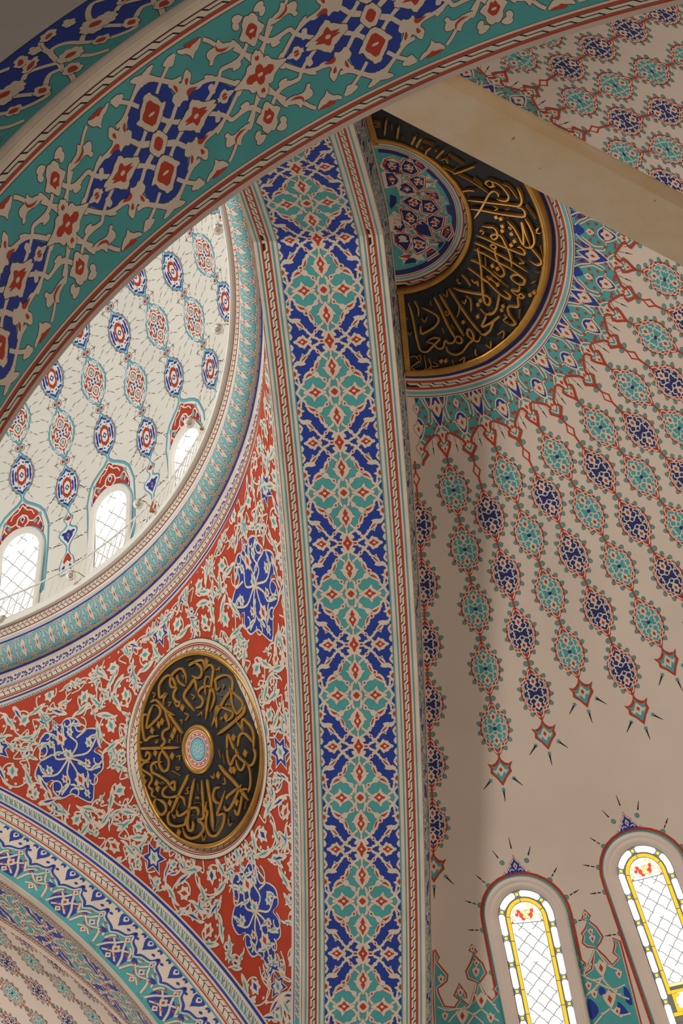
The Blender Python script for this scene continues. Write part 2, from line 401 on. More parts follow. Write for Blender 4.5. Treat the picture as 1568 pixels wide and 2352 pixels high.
# set-back strip (streaky blue-green painted border) towards the semi-dome
m_, nt, b_ = nodes('streaked_border_paint')
tc = nt.nodes.new('ShaderNodeUVMap') if False else nt.nodes.new('ShaderNodeTexCoord')
mp = nt.nodes.new('ShaderNodeMapping'); mp.inputs['Scale'].default_value = (9, 1.6, 1.6)
no = nt.nodes.new('ShaderNodeTexNoise'); no.inputs['Scale'].default_value = 3.2; no.inputs['Detail'].default_value = 4
rp = nt.nodes.new('ShaderNodeValToRGB'); rp.color_ramp.interpolation = 'CONSTANT'
el = rp.color_ramp.elements; el[0].position = 0; el[0].color = (.02, .04, .22, 1); el[1].position = .43; el[1].color = (.6, .5, .42, 1)
for ps, cl in ((.50, (.08, .28, .26, 1)), (.56, (.6, .5, .42, 1)), (.62, (.03, .06, .26, 1)), (.66, (.08, .25, .24, 1))):
    e_ = el.new(ps); e_.color = cl
nt.links.new(tc.outputs['Object'], mp.inputs['Vector']); nt.links.new(mp.outputs[0], no.inputs['Vector'])
nt.links.new(no.outputs['Fac'], rp.inputs['Fac']); nt.links.new(rp.outputs['Color'], b_.inputs['Base Color']); b_.inputs['Roughness'].default_value = .6
MATS['streak'] = m_
d = Deco(S_RET)
d.grid(0, GA, 2, V0, V1*1.0, 120, 'streak')
d.strip(GA*.80, GA, V0, V1, 'p', 1, 1, 120); d.strip(GA*.78, GA*.80, V0, V1, 'o', 1, 1, 120)
d.strip(0, GA*.06, V0, V1, 'c', 1, 1, 120)
o = d.build('arch_reveal_wall'); tag(o, 'narrow streaky blue green edge of the central arch beside the pale vault', 'arch edge', None, 'structure')
# ================================================================ semi-dome on the right
def medallion(field, P=0.4362):
    """lozenge medallion of the half-dome chains, local x across, y along (one period = P)"""
    t = Tile()
    half = A2([0, .52, .012, .45, .045, .405, .062, .37, .105, .335, .122, .295, .165, .26, .178, .215, .214, .175, .217, .125, .243, .075, .238, .03, .25, 0])*P
    full = np.vstack([half, half[-2::-1]*[1, -1], half[1:]*[-1, -1], half[-2:0:-1]*[-1, 1]])
    for x, y in ((.105, .37), (.192, .255), (.255, .105), (.258, -.055), (.222, -.205), (.13, -.335)):
        for sx in (1, -1):
            u = np.array([sx*x, y])/math.hypot(x, y); v = np.array([-u[1], u[0]]); c = np.array([sx*x, y])*P
            t.poly([c - v*.042*P - u*.02*P, c - v*.024*P + u*.022*P, c + u*.038*P, c + v*.024*P + u*.022*P, c + v*.042*P - u*.02*P], 'h', 1, .002)
    W = .021*P
    t.poly(full, 'r', 2); t.poly(slim(full, .044*P, .88), 'p', 2.3); inn = slim(full, .053*P, .845); t.poly(inn, field, 2.6)
    q = Tile()
    q.rib(A2([.015, .405, .06, .355, .075, .30, .13, .29, .145, .24, .19, .21, .19, .16, .222, .12, .21, .07, .235, .03, .225, 0])*P, W, 'c', 3)
    q.rib(A2([0, .02, .05, .065, .10, .085, .14, .06, .12, .02, .15, .0])*P, W, 'c', 3); q.rib(A2([.05, .065, .03, .10, 0, .11])*P, W, 'c', 3)
    q.rib(A2([.10, .085, .13, .13, .10, .17, .14, .20])*P, W*.9, 'c', 3); q.rib(A2([.03, .22, .07, .24, .08, .29])*P, W*.9, 'c', 3); q.rib(A2([.14, .06, .18, .09, .19, .13])*P, W*.8, 'c', 3)
    q.poly(A2([0, .285, .03, .25, .06, .24, .055, .20, .07, .17, .04, .15, 0, .095])*P, 'c', 4); q.poly(A2([0, .24, .03, .198, 0, .155])*P, 'r', 5)
    q.poly(A2([.10, .20, .12, .215, .135, .19, .115, .175])*P, 'c', 3.5); q.poly(A2([.16, .06, .19, .075, .20, .05, .175, .035])*P, 'c', 3.5)
    if field == 't': q.poly(A2([.19, .2, .235, .15, .225, .10, .2, .14])*P, 'n', 2.2); q.poly(A2([.15, .10, .19, .10, .175, .08])*P, 'n', 2.8)
    else: q.poly(A2([.205, .19, .228, .15, .218, .11, .2, .15])*P, 't', 2.7)
    t.add(q.mirror4(), lambda V: V*[.91, 1.0]); t.oval((0, 0), .032*P, .032*P, 'n', 5); return t
def pendant(P=0.4362*1.5, spikes=True):
    t = Tile()
    half = A2([0, .20, .02, .14, .06, .10, .10, .09, .14, .11, .11, .05, .12, .0, .06, -.06, 0, -.15])*P
    full = np.vstack([half, half[-2:0:-1]*[-1, 1]])
    t.poly(full, 'r', 2); t.poly(full*[.74, .72], 't', 2.5)
    t.poly(A2([0, .10, .05, .03, 0, -.05, -.05, .03])*P, 'c', 3); t.poly(A2([0, .06, .02, .03, 0, 0, -.02, .03])*P, 'r', 4)
    t.poly(A2([.03, .02, .09, .03, .05, -.02])*P, 'c', 3); t.poly(A2([-.03, .02, -.09, .03, -.05, -.02])*P, 'c', 3)
    if spikes:
        for (x, y), (u, v) in (((0, -.19), (0, -.32)), ((.13, -.08), (.22, -.17)), ((-.13, -.08), (-.22, -.17))):
            t.rib([(x*P, y*P), (u*P, v*P)], .022*P, 'k', 2, w1=.004*P, sm=0); t.oval((x*P, y*P), .022*P, .022*P, 'h', 2, 0, 6)
    return t
def knob_pair(P=0.4362):
    t = Tile()
    for sx in (1, -1): t.oval((sx*.042*P, 0), .046*P, .042*P, 'h', 1, .002, 8)
    t.rib(A2([0, -.09, 0, .09])*P, .03*P, 'r', 2, sm=0); return t
def chain_map(k, s0):
    def fn(V):
        V = A2(V)
        if k == 0: V = V + np.stack([.02 - np.interp(s0 - V[:, 1], _ss, _sr)*math.sin(KS0), 0*V[:, 1]], 1)
        s = s0 - V[:, 1]; r = np.array([semi_r(x) for x in np.clip(s, .3, 9)]) if len(s) < 4 else np.interp(s, _ss, _sr)
        return np.stack([k + V[:, 0]/(r*KP), s], 1)
    return fn
_ss = np.linspace(0, 9, 200); _sr = np.array([semi_r(x) for x in _ss])
d = Deco(S_CHAIN, 0.045)
d.grid(rad(0), rad(180), 90, 0.0, 7.3, 110, 'p', None, S_SEMI)
PCS = 0.4362
med_t, med_n, pnd, knp = medallion('t'), medallion('n'), pendant(), knob_pair()
for k in range(0, 27):
    odd = k % 2
    n = {0: 6, 1: 5, 2: 4, 3: 4, 4: 4, 5: 4, 6: 4}.get(k, 5)
    s0 = 2.0909 if odd else 2.3198
    tip = 1.84 if odd else 1.885
    for j in range(n):
        d.stamp(med_t if odd else med_n, chain_map(k, s0 + j*PCS))
        d.stamp(knp, chain_map(k, s0 + (j - .5)*PCS))
    d.stamp(pnd, chain_map(k, s0 + (n-1)*PCS + .315))
    d.stamp(Tile().rib([(0, 0), (0, -(s0 - .47*PCS - tip))], .03*PCS, 'r', 1.5, sm=0), chain_map(k, tip - .01))
    if not odd:
        c = (tip + s0 - .5*PCS)/2 - .01
        lz = Tile().poly(A2([0, .14, .07, 0, 0, -.14, -.07, 0])*PCS, 'r', 2).poly(A2([0, .09, .042, 0, 0, -.09, -.042, 0])*PCS, 'p', 3)
        d.stamp(lz, chain_map(k, c)); d.stamp(knp, chain_map(k, c-.09))
# lace fringe around the roundel, one unit = two chains
CT = A2([0, 1.84, .07, 1.81, .19, 1.775, .26, 1.74, .10, 1.715, .17, 1.68, .35, 1.672, .56, 1.70, .78, 1.735, .90, 1.77, .78, 1.785, .72, 1.81, .93, 1.85, 1, 1.885])
SF0 = 1.335
KX = 0.156
def fringe_unit():
    t = Tile(); X = lambda pts: A2(pts)*[KX, 1]
    t.poly(np.vstack([X(CT), X([1, SF0, 0, SF0])]), 't', 1)
    def blk(pts, c, l=2): t.poly(X([v for p in pts for v in p]), c, l, sm=2)
    blk([(0, SF0+.004), (.10, 1.36), (.20, 1.42), (.27, 1.50), (.14, 1.585), (0, 1.625)], 'b')
    blk([(.12, SF0+.006), (.30, 1.385), (.46, SF0+.006)], 'b'); blk([(.24, 1.42), (.34, 1.39), (.50, 1.365), (.56, 1.37), (.42, 1.43), (.35, 1.47)], 'b')
    blk([(1, SF0+.006), (.70, 1.352), (.82, 1.40), (1, 1.43)], 'b')
    blk([(1, 1.545), (.86, 1.555), (.73, 1.605), (.85, 1.66), (1, 1.705)], 'b')
    w = .0105
    for q in ([(0, 1.355), (.14, 1.405), (.29, 1.50), (.14, 1.585), (0, 1.632)], [(.36, SF0), (.20, 1.41), (.36, 1.475), (.56, 1.40), (.8, 1.35)],
              [(1, 1.54), (.84, 1.555), (.72, 1.605), (.84, 1.67), (1, 1.715)], [(.50, 1.58), (.44, 1.50), (.60, 1.44), (.72, 1.40)], [(0, 1.62), (.14, 1.625), (.32, 1.675), (.2, 1.72), (0, 1.775)],
              [(.29, 1.50), (.34, 1.58), (.5, 1.60), (.72, 1.605)], [(1, 1.70), (.85, 1.71), (.74, 1.755), (.88, 1.81), (1, 1.84)]):
        t.rib(X([v for p in q for v in p]), w, 'c', 3, .0022)
    fl = np.array([[0, -.062], [.016, -.03], [.034, -.026], [.030, .008], [.020, .030], [0, .060], [-.020, .030], [-.030, .008], [-.034, -.026], [-.016, -.03]])
    for (x, y), sc in (((0, 1.49), 1), ((0, 1.685), .9), ((1, 1.622), .9), ((1, 1.765), .75), ((1, 1.475), .6), ((0, 1.787), .62)):
        t.poly(frill(fl*sc + [x*KX, y], .005, .02), 'c', 4, .002); t.poly(np.array([[0, -.024], [.011, 0], [0, .026], [-.011, 0]])*sc + [x*KX, y], 'r', 5)
    for x, y in ((.24, 1.50), (.32, 1.44), (.66, 1.47), (.50, 1.60), (.70, 1.68), (.30, 1.63), (.78, 1.60), (.88, 1.50), (.46, 1.378), (.16, 1.60), (.58, 1.68), (.62, 1.54)):
        t.poly(np.array([[-.011, 0], [0, -.016], [.013, 0], [0, .018]]) + [x*KX, y], 'r', 3.5)
    t.rib(X(CT) + [0, .004], .016, 'r', 6, sm=0)
    t.rib(X([.47, 1.71, .49, 1.755]), .0022, 'k', 3, sm=0); t.rib(X([.49, 1.765, .50, 1.825]), .007, 'k', 3, w1=.001, sm=0); return t
fu = fringe_unit()
for k in range(1, 27, 2):
    for sx in (1, -1):
        d.stamp(fu, lambda V, k=k, sx=sx: np.stack([k + sx*V[:, 0]/KX, V[:, 1]], 1))
# painted rings between the roundel and the fringe (layout follows the slightly oval roundel)
_f2p = np.radians([0, 15, 30, 45, 61, 78, 89, 104, 125, 180]); _f2v = np.array([1.02, 1.045, 1.06, 1.05, 1.022, .993, .985, .968, .96, .96])
_f1p = np.radians([0, 90, 127, 150, 167, 180]); _f1v = np.array([1, 1, 1.03, 1.10, 1.17, 1.2])
def ringmap(uv):
    ph, s = uv[:, 0], uv[:, 1]; f1 = np.interp(ph, _f1p, _f1v); f2 = np.interp(ph, _f2p, _f2v)
    k = np.clip((s-.6)/.6, 0, 1); return np.stack([ph, s*(f1+(f2-f1)*k)], 1)
S_RING = Surf(lambda uv: f_semi(ringmap(uv)), (0.5, 0, 0))
d.strip(0, rad(176), 1.19, 1.36, 'c', 7, 120, 3, None, S_RING)
for a, b, c in ((1.19, 1.222, 'n'), (1.238, 1.252, 'r'), (1.254, 1.287, 'k'), (1.289, 1.302, 'r'), (1.316, 1.336, 'd'), (1.348, 1.353, 'o')):
    d.strip(0, rad(176), a, b, c, 9, 120, 1, None, S_RING)
run(d, chain_tile(), 40, lambda V: np.stack([V[:, 1]*rad(176)/40.7, 1.2545+V[:, 0]*.032], 1), S_RING, None, 10)
semi = d
# windows of the semi-dome: painted rim, rays and the flowered dado between them belong to the wall paint
WIN = [(rad(8.45), 4.886), (rad(20.75), 4.72)]
TILT = 0.106
def win_map(ph0, s_top, r0=.31):
    sc = s_top + r0
    def fn(V):
        V = A2(V)                       # local x to the right, y up from the arch centre
        s = sc - V[:, 1]; r = np.interp(s, _ss, _sr)
        return np.stack([ph0 + (V[:, 0] + TILT*(-V[:, 1]) + .05)/r, s], 1)
    return fn
def arch_path(r, yb, n=18):
    t = np.linspace(math.pi, 0, n); return np.vstack([[[-r, yb]], np.stack([r*np.cos(t), r*np.sin(t)], 1), [[r, yb]]])
def crest():
    t = Tile()
    h = A2([0, .155, .012, .12, .03, .10, .055, .085, .05, .055, .075, .045, .09, .02, .13, .0, .16, -.03]); f = np.vstack([h, h[::-1]*[-1, 1]])
    t.poly(f, 'c', 1, .004, 'r'); t.poly(f*[.82, .82] + [0, .008], 'b', 2)
    t.poly(A2([0, .09, .022, .06, 0, .02, -.022, .06]), 'c', 3); t.poly(A2([0, .072, .009, .055, 0, .038, -.009, .055]), 'r', 4)
    for sx in (1, -1): t.rib(A2([sx*.02, .02, sx*.05, .03, sx*.07, .01]), .010, 'c', 3); t.poly(A2([sx*.085, .02, sx*.10, .03, sx*.12, .01, sx*.10, -.005]), 'c', 3)
    return t
for ph, st in WIN + [(rad(33.0), 4.70)]:
    fn = win_map(ph, st); T = Tile()
    T.rib(arch_path(.322, -1.3), .022, 'r', 2, sm=0); T.rib(arch_path(.306, -1.3), .014, 't', 2.2, sm=0)
    for a in (20, 48, 76, 108, 132, 160, 180, -1, 202, -24):
        if a in (180, -1): x, y, dx, dy = (-.335 if a == 180 else .335), -.06, (-1 if a == 180 else 1), .05
        elif a in (202, -24): x, y, dx, dy = (-.335 if a == 202 else .335), -.36, (-1 if a == 202 else 1), .02
        else: x, y, dx, dy = .335*math.cos(rad(a)), .335*math.sin(rad(a)), math.cos(rad(a)), math.sin(rad(a))
        if abs(a-90) < 20: continue
        T.oval((x, y), .018, .018, 'h', 1, .002, 8); T.rib([(x+dx*.03, y+dy*.03), (x+dx*.055, y+dy*.055)], .007, 'k', 2, sm=0)
        T.rib([(x+dx*.065, y+dy*.065), (x+dx*.11, y+dy*.11)], .011, 'k', 2, w1=.002, sm=0)
    c_ = crest(); T.add(c_, lambda V: V*[.70, .80] + [0, .328])
    for sx in (1, -1):
        T.oval((sx*.09, .405), .016, .016, 'h', 2, .002, 8); T.rib([(sx*.11, .44), (sx*.14, .50)], .010, 'k', 2, w1=.002, sm=0)
    T.rib([(0, .50), (0, .58)], .010, 'k', 2, w1=.002, sm=0)
    d.stamp(T, fn, S_SEMI)
# flowered dado with tall buds between the windows; layout coordinates: x = azimuth * 4.5, y = arc length
DADO = "KL:26,5383 56,5442 37,5468 79,5519 114,5561 107,5608 65,5643 39,5657 50,5696 86,5778 150,5784 181,5738 144,5708 165,5667 188,5618 239,5692 242,5725 201,5729 250,5772 280,5740 313,5621 247,5596 233,5539 275,5469 296,5413 264,5398 291,5347 330,5406 308,5425 365,5484 391,5556 355,5601 333,5626 371,5696 415,5742 455,5699 419,5674 449,5629 484,5607 541,5937 10,5925 -6,5608 2,5395;KR:1035,5470 1065,5509 1097,5548 1060,5575 1090,5614 1126,5593 1153,5509 1180,5460 1125,5447 1092,5413 1109,5364 1096,5346 1132,5312 1162,5266 1120,5245 1157,5182 1197,5233 1174,5259 1226,5314 1259,5390 1231,5429 1197,5459 1247,5523 1284,5584 1333,5549 1299,5511 1323,5454 1321,5406 1376,5439 1408,6037 1028,5981;F:317,5488,50 311,5550,70 338,5753,105 203,5857,110 194,5691,60 294,5385,45 60,5596,60 396,5872,70 85,5854,60 1155,5224,45 1172,5347,50 1176,5397,60 1200,5607,110 1223,5825,115 1092,5711,60 1317,5663,60 1123,5773,60 1258,5909,60;R:309,5629 288,5693 249,5786 167,5826 108,5890;R:329,5630 364,5707 413,5770 456,5834;R:339,5806 385,5848 452,5892;R:332,5806 282,5845 233,5914;R:34,5784 98,5808 191,5799 282,5845 348,5905;R:1178,5468 1119,5563 1072,5629 1134,5673 1208,5663;R:1190,5470 1248,5582 1328,5636;R:1187,5666 1150,5719 1071,5766 1053,5810;R:1195,5667 1232,5731 1290,5798 1354,5838;R:1041,5617 1144,5683 1252,5752 1344,5737;R:1211,5881 1153,5916 1086,5977;R:1217,5882 1266,5933 1347,5935;B:1073,5790 1120,5831 1134,5891 1079,5941 1065,5882;B:1330,5747 1364,5787 1369,5881 1328,5851;B:1271,5842 1310,5883 1333,5944 1268,5922;B:1168,5722 1204,5750 1185,5794 1154,5766"
T = Tile(); rg_ = random.Random(2)
for l in DADO.split(';'):
    h, c = l.split(':')
    if h in ('KL', 'KR'):
        p = A2([float(x) for w_ in c.split() for x in w_.split(',')])/1000
        T.poly(p, 'r', 2); T.poly(offset(p, -.012), 'c', 2.5); T.poly(offset(p, -.019), 't', 2.9)
    elif h == 'B': T.poly(A2([float(x) for w_ in c.split() for x in w_.split(',')])/1000, 'b', 3.1, sm=2)
    elif h == 'R':
        p = A2([float(x) for w_ in c.split() for x in w_.split(',')])/1000; T.rib(p, .012, 'c', 3.6, .0015)
        q = smooth(p, 4)
        for a in range(4, len(q)-3, 5): T.oval(q[a] + [rg_.uniform(-.014, .014), rg_.uniform(-.014, .014)], .010, .010, 'c', 4, .0015, 6); T.oval(q[a], .004, .004, 'r', 4.4, 0, 5)
    else:
        for w_ in c.split():
            x, y, sc_ = [float(v) for v in w_.split(',')]; x /= 1000; y /= 1000; sc_ /= 100
            f = np.array([[0, -.065], [.02, -.042], [.042, -.038], [.034, -.004], [.022, .02], [0, .05], [-.022, .02], [-.034, -.004], [-.042, -.038], [-.02, -.042]])*sc_
            T.poly(f + [x, y], 'c', 4.2, .0018); T.poly(np.array([[0, -.034], [.014, -.008], [0, .02], [-.014, -.008]])*sc_ + [x, y], 'r', 5)
d.stamp(T, lambda V: V/[4.5, 1], S_SEMI, clip=lambda P: P[:, 0] > 0.0)
o = d.build('ceiling_semidome'); tag(o, 'rose cream half dome on the right covered with chains of small medallions', 'half dome', None, 'structure')
# ================================================================ near arch (foreground)
FPER = 2*0.42380
N_TILE = """Pb0:-1,0,-199,-6,-192,28,-169,67,-136,89,-94,99,-73,111,-79,140,-82,187,-77,230,-50,276,-15,312,9,337;Rc18:-203,4,-191,37,-170,67,-143,105,-137,139;Rc16:-217,136,-196,101,-172,68,-143,38;Rc17:-96,154,-87,188,-81,231,-64,271,-29,315,3,351;Rc17:-19,210,-46,253,-69,277,-84,290,-81,329,-83,368,-95,377,-128,362,-142,344;Rc17:-58,423,-76,397,-97,376,-137,356,-146,345;Rc16:-109,396,-93,378;Rc17:-56,444,-84,461,-102,476,-124,498;Rc17:-117,445,-95,466,-80,500,-85,552;Rc16:-7,12,-21,32,-37,61,-45,75,-61,89,-75,107,-87,126;Rc17:-62,32,-40,60,-7,106;Rc16:-69,-32,-42,-53,-31,-67;Rc16:-44,-69,-24,-50,-9,-16;Rc16:15,19,25,54,40,73,67,98;Rc14:16,102,35,65;Rc15:-206,248,-188,269,-157,296;Pc1:-143,86,-145,114,-121,135,-151,161,-139,174,-122,176,-108,165,-89,180,-76,208,-75,185,-84,169,-73,150,-62,145,-70,127,-61,108,-77,94,-91,89,-103,97,-104,107,-123,99;Pr0:-132,106,-119,117,-104,113,-121,105;Pr0:-126,152,-124,164,-109,156,-111,150;Pr0:-93,161,-80,191,-79,168,-73,150,-86,147;Pc1:-83,232,-76,261,-91,243,-98,223;Pc1:-149,248,-162,258,-162,284,-178,301,-158,313,-146,345,-130,354,-128,323,-134,298,-133,276,-116,263,-119,251,-131,256;Pr0:-169,286,-150,294,-139,326,-141,340,-134,316,-140,296,-150,285;Pb0:-161,301,-156,313,-139,336,-143,318;Pc1:-213,241,-192,226,-182,206,-169,198,-182,192,-198,175,-204,159,-221,146,-212,179,-214,206,-216,228;Pr0:-223,171,-224,200,-218,238,-211,218,-211,205,-206,193;Pc1:-195,-17,-213,-30,-227,-49,-232,-33,-223,1,-206,32,-185,53,-200,21,-191,9,-195,-4;Pc1:-3,273,-11,284,0,295,1,321,10,296,22,284,14,267,-7,252,-4,264;Pr0:1,274,3,291,10,283,6,271;Pc1:-209,84,-221,110,-216,135,-189,120,-198,98;Pc1:-208,362,-216,380,-202,402,-191,391,-191,374;Pc1:-196,472,-192,488,-172,479,-176,463;Pc1:-45,231,-60,230,-62,244,-46,253,-30,249,-33,234;Pc1:-89,320,-79,341,-69,333,-80,315;Pc1:-60,487,-78,487,-77,504,-60,517;Pc1:-21,500,1,508,23,529,21,503;Pc2:-163,-4,-145,22,-125,39,-108,46,-102,63,-82,45,-64,32,-43,4,-58,-15,-76,-33,-90,-52,-106,-52,-99,-35,-121,-34,-133,-19,-153,-17;Pr0:-142,3,-122,20,-101,38,-75,19,-61,3,-82,-12,-95,-22,-112,-7;Oc4,9:-98,-2;Pc2:-52,156,-42,180,-23,202,-8,246,7,216,36,176,55,159,32,141,7,86,-11,107,-29,126,-35,141,-43,146;Pr0:-31,161,-17,173,-6,209,4,185,25,170,30,155,12,146,6,114,-3,139,-10,153;Oc4,8:-2,161;Pc2:-39,-11,-9,31,7,36,38,7,14,-24,0,-26;Pr0:-22,-3,-3,20,23,2,7,-17;Pc2:-197,413,-184,431,-162,447,-145,465,-131,453,-117,445,-94,423,-117,407,-127,388,-140,376,-160,393,-180,396;Pr0:-170,420,-158,429,-151,442,-133,428,-118,417,-134,408,-148,401;Oc4,6:-145,422;Pc2:-74,416,-72,425,-56,442,-43,448,-34,463,-21,481,2,521,11,495,23,471,46,457,40,449,26,442,26,437,52,440,79,426,73,415,53,400,36,408,25,398,44,386,32,377,14,363,0,320,-11,348,-18,368,-44,393,-33,403,-53,404,-67,406;Pr0:-33,423,-20,428,-11,440,-13,451,2,474,7,457,13,452,12,438,21,433,34,417,17,412,8,400,16,388,3,368,-5,386,-14,388,-10,406,-24,410;Pr0:-60,423,-52,426,-46,421,-55,417;Pr0:47,421,56,424,63,419,52,416;Oc4,5:1,420"""
d = Deco(S_NEAR, 0.022, 0.0008, 0.0006)
TA, TB = 0.0, 5.6
HD = (YN1-YN0)/2
d.grid(-HD, HD, 4, TA, TB, 180, 'c')
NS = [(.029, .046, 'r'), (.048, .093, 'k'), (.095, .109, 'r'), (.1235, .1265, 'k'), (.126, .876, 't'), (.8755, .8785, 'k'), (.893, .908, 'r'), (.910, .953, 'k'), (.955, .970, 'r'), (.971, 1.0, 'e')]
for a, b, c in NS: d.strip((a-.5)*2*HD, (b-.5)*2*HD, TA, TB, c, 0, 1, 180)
pn = 0.0985
run(d, chain_tile(.10, .035), 50, lambda V: np.stack([(.048+.045*V[:, 0]-.5)*2*HD, V[:, 1]*pn], 1))
run(d, chain_tile(.10, .035), 50, lambda V: np.stack([(.910+.043*V[:, 0]-.5)*2*HD, V[:, 1]*pn], 1))
nt_ = parse(N_TILE, .001, .0026, 1.27, 0, (.0012, .020), 0, .80)
nt4 = nt_.mirror4(); HF = .3740*2*HD
for T in nt4.a: T[0][:, 0] = np.clip(T[0][:, 0], -HF, HF)
for k in range(-2, 6):
    d.stamp(nt4, lambda V, k=k: np.stack([V[:, 0], V[:, 1] + 1.4071 + k*FPER], 1))
near_arch = d.build('near_arch_wall'); tag(near_arch, 'broad foreground arch underside painted with cobalt medallions on turquoise', 'arch', None, 'structure')
# face of the near arch (rounded edge bead, ornament, plain wall above)
d = Deco(S_NFACE, 0.10, 0.0008, 0.0004, .6)
d.grid(rad(2), rad(125), 120, RN+.022, 4.2, 30, 'f')
d.strip(rad(2), rad(125), RN+.022, RNF, 'b', 0, 120, 2); d.strip(rad(2), rad(125), RNF, RNF+.004, 'k', 1, 120, 1)
FP = 0.1424
def face_tile():
    t = Tile()      # x along (0..1), y across 0..1 from the bead outwards
    def P(pts, c, l, ol=.008):
        if c == 'c': t.poly(frill(smooth(pts, 3, True), .018, .075), c, l, .007)
        else: t.poly(A2(pts), c, l, 0, sm=3)
    t.poly(A2([0, 0, 0, .30, .08, .34, .16, .30, .22, .40, .30, .62, .38, .66, .46, .58, .50, .44, .56, .30, .62, .22, .72, .14, .84, .10, .92, .22, 1, .30, 1, 0]), 't', 1, sm=3)
    for q in ([0, .30, .08, .34, .16, .30, .22, .40, .30, .62, .38, .66, .46, .58, .50, .44, .56, .30, .62, .22, .72, .14, .84, .10, .92, .22, 1, .30], [.30, .62, .34, .80, .42, .90, .52, .86], [.50, .44, .58, .52, .70, .58],
              [.70, .55, .82, .80, .94, .92, 1.04, .86], [.22, .40, .10, .55, .02, .60, -.06, .55], [.34, .30, .40, .15, .50, .05], [.16, .30, .12, .12, .06, 0], [.70, .55, .78, .36, .86, .10]):
        t.rib(A2(q), .05, 'c', 2, .008)
    P([.60, .56, .66, .66, .74, .70, .80, .64, .90, .62, .92, .52, .84, .44, .74, .46, .66, .44], 'c', 3); P([.68, .58, .74, .62, .80, .56, .74, .52], 'r', 4)
    P([.22, .40, .28, .46, .36, .48, .44, .42, .42, .32, .34, .28, .26, .32], 'c', 3); P([.28, .39, .34, .42, .39, .37, .33, .34], 'r', 4)
    P([.40, .86, .46, .96, .56, .94, .50, .84], 'c', 3); P([.43, .87, .48, .92, .52, .90, .48, .86], 'r', 4)
    P([.06, .78, .14, .90, .20, .86, .14, .74], 'c', 3); P([.08, .79, .14, .86, .16, .83, .12, .77], 'r', 4)
    P([.02, .62, .10, .72, .22, .72, .14, .62], 'c', 3); P([.05, .63, .11, .69, .18, .69, .12, .63], 'r', 4)
    P([.52, .30, .60, .34, .66, .26, .58, .20], 'c', 3); P([.54, .29, .59, .31, .63, .26, .58, .23], 'r', 4)
    P([.10, .16, .18, .26, .26, .22, .22, .08], 'c', 3); P([.13, .15, .18, .22, .23, .19, .20, .11], 'r', 4)
    P([.80, .22, .88, .30, .94, .22, .86, .12], 'c', 3); P([.83, .21, .88, .26, .91, .21, .87, .16], 'r', 4)
    P([.24, .82, .30, .90, .33, .82, .28, .76], 'c', 3); P([.62, .86, .68, .94, .72, .86, .66, .80], 'c', 3)
    return t
ft = face_tile()
for i in range(1, 15):
    d.stamp(ft, lambda V, i=i: np.stack([.411 - FP*.74 + (i-2)*FP + V[:, 0]*FP, RN + .03 + V[:, 1]*(RNF-RN-.035)], 1))
o = d.build('near_face_wall'); tag(o, 'dark painted front of the foreground arch in the upper left corner', 'arch face', None, 'structure')
# rounded plaster bead along the arch edge
def tube_along(P, r, n=10):
    P = np.asarray(P, float); t = np.gradient(P, axis=0); t /= np.linalg.norm(t, axis=1)[:, None]
    ref = np.array([0, 1., 0.13]); a = np.cross(t, ref); a /= np.linalg.norm(a, axis=1)[:, None]; b = np.cross(t, a)
    q = np.linspace(0, 2*math.pi, n, endpoint=False); rr = np.broadcast_to(np.asarray(r, float), (len(P),))
    V = P[:, None, :] + (a[:, None, :]*np.cos(q)[None, :, None] + b[:, None, :]*np.sin(q)[None, :, None])*rr[:, None, None]
    i, j = np.meshgrid(np.arange(len(P)-1), np.arange(n), indexing='ij'); i = i.ravel(); j = j.ravel(); k = (j+1) % n
    F = np.stack([i*n+j, i*n+k, (i+1)*n+k, (i+1)*n+j], 1)
    return V.reshape(-1, 3), F
t = np.linspace(rad(2), rad(125), 120)
V, F = tube_along(np.stack([XN-(RN+.020)*np.cos(t), 0*t+YN0+.018, ZN+(RN+.020)*np.sin(t)], 1), .024, 12)
o = mesh_from('trim_near_arch', W3(V), F, [MATS['c']], None, None, True); tag(o, 'rounded cream edge bead running along the foreground arch', 'edge trim', None, 'structure')
# plain back of the same wall, towards the half dome
d = Deco(Surf(lambda uv: f_nface(uv) + [0, YN1-YN0, 0], lambda P: np.tile([0, 1., 0], (len(P), 1))))
d.grid(rad(2), rad(125), 60, RN, 3.3, 4, 'p'); o = d.build('near_back_wall'); tag(o, 'plain rear side of the foreground arch', 'wall', None, 'structure')
# ================================================================ diagonal tie beam under the half dome
def box_obj(name, c, ex, ey, ez, mat, bev=.004):
    import bmesh
    bm = bmesh.new(); bmesh.ops.create_cube(bm, size=1.0)
    M = np.stack([ex, ey, ez], 1)
    for v in bm.verts: v.co = Vector(W3(np.asarray(c) + M @ np.array(v.co)))
    bmesh.ops.bevel(bm, geom=bm.edges[:], offset=bev*U, segments=2, affect='EDGES'); bmesh.ops.recalc_face_normals(bm, faces=bm.faces[:])
    me = bpy.data.meshes.new(name); bm.to_mesh(me); bm.free(); me.materials.append(mat)
    o = bpy.data.objects.new(name, me); COL.objects.link(o); return o
m_, nt, b_ = nodes('stained_cream_plaster')
tc = nt.nodes.new('ShaderNodeTexCoord'); no = nt.nodes.new('ShaderNodeTexNoise'); no.inputs['Scale'].default_value = .8; no.inputs['Detail'].default_value = 8; no.inputs['Roughness'].default_value = .65
n2 = nt.nodes.new('ShaderNodeTexNoise'); n2.inputs['Scale'].default_value = 14; n2.inputs['Detail'].default_value = 3
rp = nt.nodes.new('ShaderNodeValToRGB'); rp.color_ramp.elements[0].position = .45; rp.color_ramp.elements[0].color = (.80, .66, .50, 1); rp.color_ramp.elements[1].position = .66; rp.color_ramp.elements[1].color = (.72, .52, .24, 1)
